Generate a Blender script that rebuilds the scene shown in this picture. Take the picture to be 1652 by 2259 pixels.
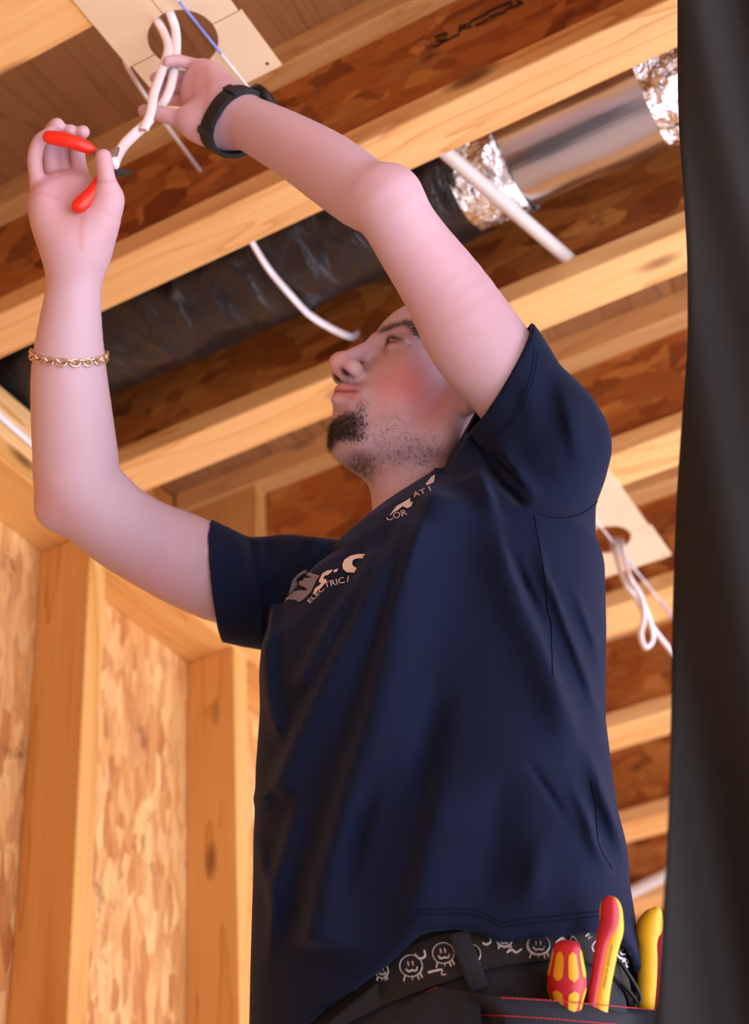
import bpy, bmesh, math, random
import numpy as np
from mathutils import Vector, Matrix
from mathutils.bvhtree import BVHTree
random.seed(7); rng = np.random.default_rng(7)
for o in list(bpy.data.objects): bpy.data.objects.remove(o)
SC = bpy.context.scene; COL = SC.collection

# ------------------------------------------------------------------ camera
W, H = 1652, 2259; CX, CY = W/2, H/2
FPX = 3455.48; YAW, PIT, ROL = -0.44672749, 0.6358228, -0.08360055
FW = np.array([math.sin(YAW)*math.cos(PIT), math.cos(YAW)*math.cos(PIT), math.sin(PIT)])
_r = np.cross(FW, [0, 0, 1]); _r /= np.linalg.norm(_r); _u = np.cross(_r, FW)
RT = math.cos(ROL)*_r + math.sin(ROL)*_u; UP = -math.sin(ROL)*_r + math.cos(ROL)*_u
CAM = np.array([0, 0, .85])
cd = bpy.data.cameras.new('camera'); cam = bpy.data.objects.new('camera', cd); COL.objects.link(cam)
cam.matrix_world = Matrix(((RT[0], UP[0], -FW[0], CAM[0]), (RT[1], UP[1], -FW[1], CAM[1]), (RT[2], UP[2], -FW[2], CAM[2]), (0, 0, 0, 1)))
cd.sensor_fit = 'VERTICAL'; cd.sensor_height = 36; cd.lens = FPX*36/H; cd.clip_start = .02
cd.dof.use_dof = True; cd.dof.focus_distance = 1.52; cd.dof.aperture_fstop = 5.0
SC.camera = cam
# ------------------------------------------------------------------ light
w = bpy.data.worlds.new('sky'); SC.world = w; w.use_nodes = True
bg = w.node_tree.nodes['Background']; bg.inputs[0].default_value = (.76, .80, 1, 1); bg.inputs[1].default_value = 3.0
sl = bpy.data.lights.new('sun', 'SUN'); sun = bpy.data.objects.new('sun', sl); COL.objects.link(sun)
sl.energy = 17; sl.angle = .01; sl.color = (1, .95, 1)
sun.rotation_euler = Vector((-.50, .10, -.87)).to_track_quat('-Z', 'Y').to_euler()
SC.view_settings.view_transform = 'Standard'; SC.view_settings.look = 'None'
SC.view_settings.exposure = 0.25; SC.view_settings.gamma = 1; SC.view_settings.use_curve_mapping = False

def P(x, y, d): return CAM + d*(FW + RT*(x-CX)/FPX - UP*(y-CY)/FPX)
def ray(x, y): return FW + RT*(x-CX)/FPX - UP*(y-CY)/FPX
def onX(x, y, v): d = ray(x, y); return CAM + d*(v-CAM[0])/d[0]
def onY(x, y, v): d = ray(x, y); return CAM + d*(v-CAM[1])/d[1]
def onZ(x, y, v): d = ray(x, y); return CAM + d*(v-CAM[2])/d[2]
def PX(p):
    v = np.asarray(p)-CAM; d = v@FW
    return np.stack([CX+FPX*(v@RT)/d, CY-FPX*(v@UP)/d, d], -1)

# ------------------------------------------------------------------ materials
MATS = {}
def lin(c): return tuple((x/12.92 if x <= .04045 else ((x+.055)/1.055)**2.4) for x in [v/255 for v in c])+(1,)
class NT:
    def __init__(s, name):
        s.m = bpy.data.materials.new(name); s.m.use_nodes = True; s.t = s.m.node_tree; s.n = s.t.nodes; s.b = s.n['Principled BSDF']; MATS[name] = s.m
    def add(s, typ, **k):
        n = s.n.new(typ)
        for a, v in k.items(): setattr(n, a, v)
        return n
    def link(s, a, b): s.t.links.new(a, b)
    def setb(s, **k):
        for a, v in k.items(): s.b.inputs[a.replace('_', ' ')].default_value = v
    def coord(s, scale=(1, 1, 1), rot=(0, 0, 0), rnd=True):
        tc = s.add('ShaderNodeTexCoord'); mp = s.add('ShaderNodeMapping'); mp.inputs['Scale'].default_value = scale; mp.inputs['Rotation'].default_value = rot
        src = tc.outputs['Object']
        if rnd:
            oi = s.add('ShaderNodeObjectInfo'); va = s.add('ShaderNodeVectorMath', operation='SCALE'); va.inputs['Scale'].default_value = 37.
            cb = s.add('ShaderNodeCombineXYZ')
            for i in range(3): s.link(oi.outputs['Random'], cb.inputs[i])
            s.link(cb.outputs[0], va.inputs[0]); ad = s.add('ShaderNodeVectorMath', operation='ADD'); s.link(tc.outputs['Object'], ad.inputs[0]); s.link(va.outputs[0], ad.inputs[1]); src = ad.outputs[0]
        s.link(src, mp.inputs[0]); return mp.outputs[0]
    def noise(s, vec, scale, detail=4, rough=.55, dist=0):
        n = s.add('ShaderNodeTexNoise'); n.inputs['Scale'].default_value = scale; n.inputs['Detail'].default_value = detail; n.inputs['Roughness'].default_value = rough; n.inputs['Distortion'].default_value = dist
        if vec is not None: s.link(vec, n.inputs['Vector'])
        return n
    def ramp(s, fac, stops, interp='LINEAR'):
        r = s.add('ShaderNodeValToRGB'); e = r.color_ramp.elements; r.color_ramp.interpolation = interp
        while len(e) < len(stops): e.new(.5)
        for i, (p, c) in enumerate(stops): e[i].position = p; e[i].color = c if len(c) == 4 else (*c, 1)
        s.link(fac, r.inputs[0]); return r.outputs[0]
    def mix(s, fac, a, b, mode='MIX'):
        m = s.add('ShaderNodeMix', data_type='RGBA', blend_type=mode)
        for sock, v in ((m.inputs[0], fac), (m.inputs[6], a), (m.inputs[7], b)):
            if isinstance(v, (int, float)): sock.default_value = v
            elif isinstance(v, tuple): sock.default_value = v
            else: s.link(v, sock)
        return m.outputs[2]
    def bump(s, h, strength=.3, dist=.002):
        b = s.add('ShaderNodeBump'); b.inputs['Strength'].default_value = strength; b.inputs['Distance'].default_value = dist; s.link(h, b.inputs['Height']); s.link(b.outputs[0], s.b.inputs['Normal'])
    def color(s, c): s.link(c, s.b.inputs['Base Color'])

def flat(name, rgb, rough=.6, metal=0, spec=.5, **k):
    t = NT(name); t.setb(Base_Color=rgb if len(rgb) == 4 else (*rgb, 1), Roughness=rough, Metallic=metal); t.b.inputs['Specular IOR Level'].default_value = spec
    v = t.coord((1, 1, 1)); n = t.noise(v, k.get('nscale', 60), 3); c = rgb[:3]
    a = k.get('var', .12)
    t.color(t.ramp(n.outputs[0], [(.3, tuple(x*(1-a) for x in c)), (.7, tuple(min(1, x*(1+a)) for x in c))]))
    if 'bump' in k: t.bump(n.outputs[0], k['bump'], .001)
    return t.m
def wood(name, light, mid, dark, ring=9., knots=True, gscale=1.):
    t = NT(name)
    v = t.coord((1.1*gscale, 9*gscale, 9*gscale)); n1 = t.noise(v, 1.1, 3, .5, .4)
    wv = t.add('ShaderNodeMath', operation='MULTIPLY'); t.link(n1.outputs[0], wv.inputs[0]); wv.inputs[1].default_value = ring
    fr = t.add('ShaderNodeMath', operation='FRACT'); t.link(wv.outputs[0], fr.inputs[0])
    c1 = t.ramp(fr.outputs[0], [(0, light), (.55, light), (.85, mid), (.97, dark), (1, light)])
    v2 = t.coord((2, 120, 120)); n2 = t.noise(v2, 1., 4, .6)
    c2 = t.ramp(n2.outputs[0], [(.35, mid), (.65, light)])
    c = t.mix(.45, c1, c2)
    v4 = t.coord((1.5, 5, 5)); n4 = t.noise(v4, 1, 2)
    c = t.mix(t.ramp(n4.outputs[0], [(.4, (0, 0, 0)), (.75, (.5, .5, .5))]), c, mid)
    if knots:
        v3 = t.coord((3.2, 9., 9.)); vo = t.add('ShaderNodeTexVoronoi'); vo.inputs['Scale'].default_value = 1.0; t.link(v3, vo.inputs['Vector'])
        k = t.ramp(vo.outputs['Distance'], [(.0, (1, 1, 1)), (.07, (.9, .9, .9)), (.16, (0, 0, 0))])
        c = t.mix(k, c, tuple(x*.35 for x in dark[:3])+(1,))
    t.color(c); t.setb(Roughness=.55); t.bump(n2.outputs[0], .12, .001); return t.m
def osb(name, cols, dark, scs, su=1.):
    t = NT(name)
    outs = []
    for i, (rot, sc) in enumerate(scs):
        v = t.coord(tuple(x*su for x in sc), (0, 0, 0))
        # flakes lie in every direction: turn the coordinates about each axis
        mp = v.node; mp.inputs['Rotation'].default_value = (rot, rot, rot)
        nn = t.noise(v, 1.1, 4, .65); ad = t.add('ShaderNodeMix', data_type='VECTOR'); ad.inputs[0].default_value = .38; t.link(v, ad.inputs[4]); t.link(nn.outputs['Color'], ad.inputs[5])
        vo = t.add('ShaderNodeTexVoronoi'); vo.inputs['Scale'].default_value = .75; t.link(ad.outputs[1], vo.inputs['Vector'])
        sp = t.add('ShaderNodeSeparateColor'); t.link(vo.outputs['Color'], sp.inputs[0])
        outs.append((sp.outputs[0], sp.outputs[1], vo.outputs['Distance']))
    st = [(i/(len(cols)-1), c) for i, c in enumerate(cols)]
    cs = [t.ramp(o[0], st) for o in outs]
    m1 = t.ramp(outs[0][1], [(.45, (0, 0, 0)), (.5, (1, 1, 1))]); m2 = t.ramp(outs[2][1], [(.5, (0, 0, 0)), (.55, (1, 1, 1))])
    c = t.mix(m1, cs[0], cs[1]); c = t.mix(m2, c, cs[2])
    vg = t.coord((20, 160, 160)); ng = t.noise(vg, 1, 3); c = t.mix(t.ramp(ng.outputs[0], [(.45, (0, 0, 0)), (.8, (.45, .45, .45))]), c, dark)
    vs = t.coord((9, 9, 9)); ns = t.noise(vs, 1.6, 5, .7); c = t.mix(t.ramp(ns.outputs[0], [(.60, (0, 0, 0)), (.72, (.85, .85, .85))]), c, dark)
    t.color(c); t.setb(Roughness=.65); t.bump(outs[0][0], .25, .0015); return t.m

wood('pine_flange', lin((238, 196, 134)), lin((222, 168, 100)), lin((190, 122, 62)), 7)
wood('pine_stud', lin((228, 176, 104)), lin((212, 152, 76)), lin((176, 106, 40)), 5)
wood('deck_ply', lin((176, 128, 84)), lin((150, 102, 60)), lin((98, 60, 30)), 12, False, .8)
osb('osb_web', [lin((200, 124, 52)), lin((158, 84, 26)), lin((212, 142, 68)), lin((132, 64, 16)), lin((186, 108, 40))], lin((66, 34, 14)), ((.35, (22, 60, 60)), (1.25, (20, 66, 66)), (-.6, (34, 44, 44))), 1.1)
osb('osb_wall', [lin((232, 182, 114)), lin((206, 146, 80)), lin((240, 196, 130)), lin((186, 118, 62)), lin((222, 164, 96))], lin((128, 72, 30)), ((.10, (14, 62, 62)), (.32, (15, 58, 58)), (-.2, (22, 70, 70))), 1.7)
flat('concrete', (.56, .54, .55), .8, var=.06, nscale=5)
flat('white_pvc', lin((206, 198, 194)), .35, var=.03)
flat('cable_white', lin((236, 230, 234)), .4, var=.03)
flat('copper', lin((200, 120, 80)), .3, 1)
flat('cream_metal', lin((226, 206, 176)), .32, 0, var=.05, nscale=9)
flat('string_blue', lin((120, 150, 240)), .4); flat('string_white', lin((235, 235, 250)), .4)
flat('black_rubber', (.010, .010, .011), .6, 0, .3); flat('black_plastic', (.006, .006, .007), .4, 0, .3)
flat('watch_metal', (.25, .25, .27), .3, 1)
flat('steel', (.32, .32, .32), .35, 1); flat('dark_steel', (.06, .06, .06), .4, .8)
flat('red_grip', lin((226, 40, 22)), .3, var=.05); flat('tool_red', lin((206, 38, 58)), .4, var=.05); flat('tool_yellow', lin((246, 190, 30)), .4, var=.05)
flat('gold', lin((232, 214, 188)), .3, 1); flat('ink', (.01, .009, .008), .8); flat('print_white', lin((226, 218, 222)), .6, var=.03); flat('print_grey', lin((128, 130, 150)), .6, var=.05)
flat('red_thread', lin((196, 40, 60)), .7); flat('navy_thread', (.003, .0045, .012), .9, 0, .1); flat('reflect_white', lin((205, 205, 210)), .6, var=.15, nscale=400)
flat('skin_dark', (.05, .012, .012), .6); flat('hair', (.018, .012, .010), .55, var=.3, nscale=300); flat('eye_white', lin((225, 215, 210)), .2); flat('iris', (.03, .015, .008), .2)
flat('trouser', (.009, .012, .022), .85, var=.2, nscale=500, bump=.2); flat('belt_web', (.006, .0065, .008), .8, var=.2, nscale=300)
flat('grip_print', lin((120, 90, 20)), .6); flat('boot', (.05, .03, .015), .6); flat('platform_alu', (.5, .5, .5), .4, 1)
# black crinkled plastic / foil
def crinkle(name, rgb, rough, metal, sc, st, dist):
    t = NT(name); t.setb(Base_Color=(*rgb, 1), Roughness=rough, Metallic=metal)
    v = t.coord(sc); n = t.noise(v, 1, 5, .6, .6); vo = t.add('ShaderNodeTexVoronoi'); vo.inputs['Scale'].default_value = .7; t.link(v, vo.inputs['Vector'])
    m = t.add('ShaderNodeMath', operation='ADD'); t.link(n.outputs[0], m.inputs[0]); t.link(vo.outputs['Distance'], m.inputs[1]); t.bump(m.outputs[0], st, dist); return t.m
crinkle('black_poly', (.014, .014, .016), .2, 0, (26, 9, 9), .8, .012)
crinkle('foil', (.9, .9, .93), .12, 1, (28, 28, 28), .9, .02)
crinkle('duct_metal', (.8, .8, .83), .22, 1, (1.2, 26, 26), .12, .01)
crinkle('drape', (.0022, .0020, .0017), .85, 0, (6, 6, 3), .5, .01)
# shirt cloth
t = NT('navy_cloth'); v = t.coord((1, 1, 1), rnd=False); n = t.noise(v, 700, 2); n2 = t.noise(v, 9, 3)
t.color(t.mix(.5, t.ramp(n.outputs[0], [(.3, (.0036, .0072, .024)), (.75, (.0080, .0160, .050))]), t.ramp(n2.outputs[0], [(.3, (.0046, .0088, .029)), (.7, (.0070, .0132, .042))])))
t.setb(Roughness=.9); t.b.inputs['Sheen Weight'].default_value = .12; t.b.inputs['Sheen Roughness'].default_value = .4; t.b.inputs['Sheen Tint'].default_value = (.35, .45, .8, 1); t.b.inputs['Specular IOR Level'].default_value = .15; t.bump(n.outputs[0], .25, .0006)
# skin, colour carried by the body itself
t = NT('skin'); at = t.add('ShaderNodeAttribute'); at.attribute_name = 'Col'
v = t.coord((1, 1, 1), rnd=False); n = t.noise(v, 55, 5, .6); n3 = t.noise(v, 900, 2)
c = t.mix(t.ramp(n.outputs[0], [(.35, (.35, .35, .35)), (.7, (0, 0, 0))]), at.outputs['Color'], (.55, .20, .22, 1)); 
t.color(t.mix(.75, c, at.outputs['Color'])); t.setb(Roughness=.5); t.b.inputs['Subsurface Weight'].default_value = .12; t.b.inputs['Subsurface Radius'].default_value = (.012, .005, .003); t.b.inputs['Specular IOR Level'].default_value = .35
t.bump(n3.outputs[0], .06, .0005)

# ------------------------------------------------------------------ helpers
def obj(name, me, mat=None, parent=None, loc=None, rot=None):
    o = bpy.data.objects.new(name, me); COL.objects.link(o)
    if mat is not None and me is not None and not me.materials: me.materials.append(MATS[mat])
    if parent is not None: o.parent = parent
    if loc is not None: o.location = loc
    if rot is not None: o.rotation_euler = rot
    return o
def tag(o, label, cat, group=None, kind=None):
    o['label'] = label; o['category'] = cat
    if group: o['group'] = group
    if kind: o['kind'] = kind
    return o
def empty(name, loc=(0, 0, 0)):
    o = bpy.data.objects.new(name, None); COL.objects.link(o); o.location = loc; o.empty_display_size = .05; return o
def under(parent, o):      # parent without moving
    o.parent = parent; o.matrix_parent_inverse = Matrix.Translation(parent.location).inverted(); return o
def pydata(name, v, f, smooth=False):
    me = bpy.data.meshes.new(name); me.from_pydata([tuple(map(float, q)) for q in v], [], [tuple(map(int, q)) for q in f]); me.update()
    if smooth: me.polygons.foreach_set('use_smooth', [True]*len(me.polygons))
    return me
def fast_mesh(name, v, quads):
    me = bpy.data.meshes.new(name); n = len(quads)
    me.vertices.add(len(v)); me.vertices.foreach_set('co', np.asarray(v, np.float32).ravel())
    me.loops.add(n*4); me.loops.foreach_set('vertex_index', np.asarray(quads, np.int32).ravel())
    me.polygons.add(n); me.polygons.foreach_set('loop_start', np.arange(0, n*4, 4, dtype=np.int32)); me.polygons.foreach_set('loop_total', np.full(n, 4, np.int32))
    me.update(calc_edges=True); me.polygons.foreach_set('use_smooth', np.ones(n, bool)); me.validate(); return me
def box_me(sx, sy, sz, bev=.002):
    bm = bmesh.new(); bmesh.ops.create_cube(bm, size=1); bmesh.ops.scale(bm, vec=(sx, sy, sz), verts=bm.verts)
    if bev: bmesh.ops.bevel(bm, geom=bm.edges[:], offset=bev, segments=1, affect='EDGES')
    me = bpy.data.meshes.new('box'); bm.to_mesh(me); bm.free(); return me
def box(name, x0, x1, y0, y1, z0, z1, mat, parent=None, axis='x', bev=.002):
    """box whose mesh has its length along local x, so the grain follows"""
    s = (x1-x0, y1-y0, z1-z0); c = ((x0+x1)/2, (y0+y1)/2, (z0+z1)/2)
    if axis == 'x': me = box_me(*s, bev); r = (0, 0, 0)
    elif axis == 'z': me = box_me(s[2], s[1], s[0], bev); r = (0, -math.pi/2, 0)
    else: me = box_me(s[1], s[0], s[2], bev); r = (0, 0, math.pi/2)
    o = obj(name, me, mat); o.location = c; o.rotation_euler = r
    if parent is not None: under(parent, o)
    return o
def catmull(pts, n=8):
    pts = [np.asarray(p, float) for p in pts]; out = []
    for i in range(len(pts)-1):
        p0 = pts[max(i-1, 0)]; p1 = pts[i]; p2 = pts[i+1]; p3 = pts[min(i+2, len(pts)-1)]
        for k in range(n):
            t = k/n; out.append(.5*((2*p1)+(-p0+p2)*t+(2*p0-5*p1+4*p2-p3)*t*t+(-p0+3*p1-3*p2+p3)*t**3))
    out.append(pts[-1]); return np.array(out)
def tube_data(pts, rad, seg=10, flat_=1., upv=None, cap=True):
    """swept tube; rad float or list; flat_ = ratio of second axis"""
    pts = np.asarray(pts, float); n = len(pts); rad = np.full(n, rad) if np.isscalar(rad) else np.asarray(rad, float)
    T = np.gradient(pts, axis=0); T /= np.linalg.norm(T, axis=1)[:, None]+1e-12
    N = np.array(upv if upv is not None else (UP if abs(T[0]@UP) < .9 else RT), float); v = []; 
    for i in range(n):
        N = N-T[i]*(N@T[i]); N /= np.linalg.norm(N); B = np.cross(T[i], N)
        for k in range(seg):
            a = 2*math.pi*k/seg; v.append(pts[i]+rad[i]*(math.cos(a)*N+math.sin(a)*B*flat_))
    f = [(i*seg+k, i*seg+(k+1) % seg, (i+1)*seg+(k+1) % seg, (i+1)*seg+k) for i in range(n-1) for k in range(seg)]
    if cap: f.append(tuple(range(seg))[::-1]); f.append(tuple((n-1)*seg+k for k in range(seg)))
    return v, f
def tube(name, pts, rad, mat, parent=None, seg=10, **k):
    v, f = tube_data(pts, rad, seg, **k); me = pydata(name, v, f, True); o = obj(name, me, mat)
    if parent is not None: under(parent, o)
    return o
def lathe_data(p0, ax, prof, seg=20):
    ax = np.asarray(ax, float)/np.linalg.norm(ax); N = np.cross(ax, [0.3, .9, .2]); N /= np.linalg.norm(N); B = np.cross(ax, N); v = []
    for h, r in prof:
        for k in range(seg):
            a = 2*math.pi*k/seg; v.append(np.asarray(p0)+ax*h+r*(math.cos(a)*N+math.sin(a)*B))
    n = len(prof); f = [(i*seg+k, i*seg+(k+1) % seg, (i+1)*seg+(k+1) % seg, (i+1)*seg+k) for i in range(n-1) for k in range(seg)]
    f.append(tuple(range(seg))[::-1]); f.append(tuple((n-1)*seg+k for k in range(seg))); return v, f

# ------------------------------------------------------------------ setting
JB = 2.50; JT = 2.80; XW = -1.44; XF = -1.335
floor = box('floor', -1.6, 4.5, -5, 4.7, -.1, 0, 'concrete', bev=0); floor['kind'] = 'structure'; floor['label'] = 'pale concrete floor slab under the timber framing'
ceil = empty('ceiling', (0, 1.5, JT)); ceil['kind'] = 'structure'; ceil['label'] = 'brown plywood floor deck laid over the joists'
for i, (a, b) in enumerate(((-1.6, -.402), (-.4, .798), (.8, 1.9))): box('deck_panel', a, b, -1.3, 4.7, JT, JT+.02, 'deck_ply', ceil, 'y')
wl = empty('wall_left', (XF, 1.8, 0)); wl['kind'] = 'structure'; wl['label'] = 'open timber stud wall with oriented strand board behind the studs'
for a, b in ((-1.3, .298), (.302, 1.498), (1.502, 2.698), (2.702, 3.9), (3.904, 4.7)): box('sheathing_panel', XW-.012, XW, a, b, 0, JB, 'osb_wall', wl, 'z', .001)
for y in (-.8, -.35, .10, .55, .97, 1.24, 1.69, 2.13, 2.58, 3.03, 3.48, 3.93, 4.38): box('stud', XW, XF, y, y+.045, .045, JB-.09, 'pine_stud', wl, 'z')
box('top_plate', XW, XF, -.9, 4.7, JB-.09, JB-.046, 'pine_stud', wl, 'y'); box('top_plate', XW, XF, -.9, 4.7, JB-.045, JB, 'pine_flange', wl, 'y'); box('bottom_plate', XW, XF, -.9, 4.7, 0, .045, 'pine_stud', wl, 'y')
box('blocking', XW, XF, .945, 1.27, JB, JB+.048, 'pine_flange', wl, 'y'); box('blocking', XW, XF, 1.356, 1.657, JB, JB+.048, 'pine_flange', wl, 'y')
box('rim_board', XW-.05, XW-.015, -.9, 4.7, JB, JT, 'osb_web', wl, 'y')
wb = empty('wall_back', (0, 4.7, 0)); wb['kind'] = 'structure'; wb['label'] = 'far wall of oriented strand board panels'
for a, b in ((-1.6, -.402), (-.4, .798), (.8, 2.0)): box('sheathing_panel', a, b, 4.7, 4.712, 0, JT, 'osb_wall', wb, 'z', .001)

wf = empty('wall_front', (0, -1.3, 0)); wf['kind'] = 'structure'; wf['label'] = 'near wall of oriented strand board panels'
for a, b in ((-1.6, -.402), (-.4, .798), (.8, 1.9)): box('sheathing_panel', a, b, -1.312, -1.3, 0, JT, 'osb_wall', wf, 'z', .001)
JO = [(.85, .939), (1.275, 1.351), (1.662, 1.746), (2.10, 2.193), (2.555, 2.657), (3.02, 3.127), (3.51, 3.62), (4.0, 4.1)]
jl = ['timber I-joist with the cream mounting plate above the raised hands fixed under it',
      'timber I-joist with inked markings on its web, between the cream plate and the black duct',
      'timber I-joist just past the black and foil duct, behind the raised elbow',
      'timber I-joist with a cream plate fixed under it beside the navy shirt'] + ['timber I-joist further off past both cream plates']*4
joists = []
for i, (y0, y1) in enumerate(JO):
    ym = (y0+y1)/2; j = empty('floor_joist', (0, ym, JB)); tag(j, jl[i], 'joist', 'I-joists carrying the floor deck'); joists.append(j)
    x0, x1 = XW-.01, 1.7
    if i == 0: x1 = 1.7
    box('bottom_flange', x0, x1, y0, y1, JB, JB+.038, 'pine_flange', j)
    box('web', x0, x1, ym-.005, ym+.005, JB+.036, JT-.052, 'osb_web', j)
    box('top_flange', x0, x1, y0, y1, JT-.054, JT, 'pine_flange', j)
box('web_stiffener', -1.425, -1.262, 2.105, 2.141, JB+.038, JT-.054, 'pine_stud', joists[3], 'z')
# inked strokes on the web of the second joist
yw = (JO[1][0]+JO[1][1])/2-.0055
def inkpt(z): return onY(850+z[0]*.3027, z[1]*.3027, yw)
for st in ([(365, 272), (450, 240), (436, 292), (372, 300)], [(352, 346), (440, 300), (540, 248)], [(540, 235), (545, 190), (590, 178), (560, 212), (630, 192)], [(600, 180), (640, 150), (750, 95)],
           [(655, 185), (700, 172), (745, 140)], [(760, 130), (800, 110), (880, 85)], [(740, 90), (840, 45), (905, 18)], [(870, 40), (915, 15), (925, 58), (880, 70)], [(935, 55), (1000, 20), (960, 10)]):
    under(joists[1], tube('ink_stroke', [inkpt(q) for q in st], .0022, 'ink', seg=5))

# ------------------------------------------------------------------ duct in the second bay
du = empty('insulated_duct', (-.6, 1.512, 2.657)); tag(du, 'round flexible duct wrapped in crinkled black plastic with a silver foil sleeve', 'duct')
def duct_seg(name, x0, x1, ry, rz, mat, amp, n=60, seg=48, fr=(9, 5)):
    v = []; f = []
    for i in range(n+1):
        x = x0+(x1-x0)*i/n
        for k in range(seg):
            a = 2*math.pi*k/seg
            w_ = amp*(math.sin(x*31+3*math.sin(a*2))*.5+math.sin(a*fr[0]+x*17)*.35+math.sin(a*fr[1]-x*43)*.3+rng.normal()*.25)
            v.append((x, 1.512+(ry+w_)*math.cos(a), 2.657+(rz+w_)*math.sin(a)))
    f = [(i*seg+k, i*seg+(k+1) % seg, (i+1)*seg+(k+1) % seg, (i+1)*seg+k) for i in range(n) for k in range(seg)]
    o = obj(name, pydata(name, v, f, True), mat); return under(du, o)
xa = -.532; xb = -.45
duct_seg('black_wrap', -1.46, xa+.01, .112, .104, 'black_poly', .0035, 90)
duct_seg('foil_tape', xa-.004, xb, .104, .106, 'foil', .0035, 26, 64)
duct_seg('metal_sleeve', xb-.01, -.2, .098, .100, 'duct_metal', .0006, 20)
duct_seg('foil_tape', -.235, -.12, .103, .105, 'foil', .004, 30, 64)
duct_seg('black_wrap', -.14, 1.6, .11, .104, 'black_poly', .0035, 60)
def duct_hit(x, y, off):
    d = ray(x, y); best = None
    for t in np.linspace(1.2, 3, 1800):
        p = CAM+d*t
        if ((p[1]-1.512)/(.112+off))**2+((p[2]-2.657)/(.104+off))**2 < 1: return p
    return None

# ------------------------------------------------------------------ mounting plates
def plate(cx, y0, y1, hw, hy, hr, label):
    e = empty('mounting_plate', (cx, (y0+y1)/2, JB-.004)); tag(e, label, 'plate', 'downlight mounting plates')
    z0, z1 = JB-.0035, JB-.0005; n = 24
    def flap(poly):
        m = len(poly); v = [(p[0], p[1], z0) for p in poly]+[(p[0], p[1], z1) for p in poly]
        f = [tuple(range(m))[::-1], tuple(range(m, 2*m))]+[(k, (k+1) % m, m+(k+1) % m, m+k) for k in range(m)]
        bm = bmesh.new(); vs = [bm.verts.new(q) for q in v]; [bm.faces.new([vs[i] for i in q]) for q in f]; bmesh.ops.recalc_face_normals(bm, faces=bm.faces[:]); me = bpy.data.meshes.new('flap'); bm.to_mesh(me); bm.free()
        under(e, obj('flap', me, 'cream_metal'))
    arc = lambda a0, a1, k=14: [(cx+hr*math.cos(a), hy+hr*math.sin(a)) for a in np.linspace(a0, a1, k)]
    g = .0009; pi = math.pi
    # far half (a half plate), near half in two pieces
    flap([(cx-hw+.004, hy+g), (cx-hw+.004, y1), (cx+hw+.004, y1), (cx+hw+.004, hy+g)]+arc(.02, pi-.02, 24))
    flap([(cx-hw, hy-g), *arc(pi+.02, 1.5*pi-.02), (cx-g, y0), (cx-hw, y0)])
    flap([(cx+g, y0), *arc(1.5*pi+.02, 2*pi-.02), (cx+hw, hy-g), (cx+hw, y0)])
    v, f = lathe_data((cx+hw-.010, y1-.012, z0-.0006), (0, 0, 1), [(0, .0022), (.001, .0022)], 10); under(e, obj('screw', pydata('screw', v, f), 'dark_steel'))
    return e
plate(-.693, .82, 1.107, .081, 1.010, .044, 'cream metal mounting plate with a round hole above the raised hands')
plate(-.645, 2.13, 2.443, .081, 2.328, .044, 'cream metal mounting plate with a round hole behind the navy shirt')
# taut setting-out string below the plates
sp = [np.array([-.672, .45, JB-.012]), np.array([-.628, 2.7, JB-.012]), np.array([-.617, 4.6, JB-.012])]
se = empty('string_line', sp[0]); tag(se, 'thin taut blue and white string line under the cream plates', 'string')
q = np.concatenate([np.linspace(sp[0], sp[1], 50), np.linspace(sp[1], sp[2], 20)[1:]])
for i in range(0, len(q)-1): under(se, tube('strand', q[i:i+2], .0016, 'string_blue' if (i % 5) in (1, 2) else 'string_white', seg=6))
# ------------------------------------------------------------------ cables and pipes
def cable(name, pts, r, label, cat='cable', mat='cable_white', flat_=.62, group=None, n=8, upv=None):
    o = tube(name, catmull(pts, n), r, mat, seg=12, flat_=flat_, upv=upv); return tag(o, label, cat, group)
pa = [onY(552, 528, 1.362)]+[duct_hit(x, y, .014) for x, y in ((590, 590), (640, 650), (690, 700), (735, 730))]+[onY(768, 742, 1.66), onY(790, 735, 1.70)]
cable('electrical_cable', [p for p in pa if p is not None], .0062, 'white electrical cable sagging under the black duct to a hole in the next joist')
c0 = onY(950, 308, 1.354); c1 = onY(1253, 570, 1.668)
tag(tube('conduit_pipe', [c0+(c0-c1)*.1, c0, (c0+c1)/2, c1, c1+(c1-c0)*.12], .0108, 'white_pvc', seg=16), 'straight white plastic conduit passing under the duct beside its silver foil', 'pipe')
cable('electrical_cable', [onZ(310, 108, JB+.03), onZ(292, 128, JB+.012), onZ(278, 140, JB+.004), onY(330, 225, 1.12), onY(441, 377, 1.309), onY(452, 390, 1.318)], .0050, 'white electrical cable running from the cream plate to an inked joist web')
v, f = lathe_data(onY(452, 376, 1.306), (0, 1, 0), [(0, .008), (.004, .008)], 16); 
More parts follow.
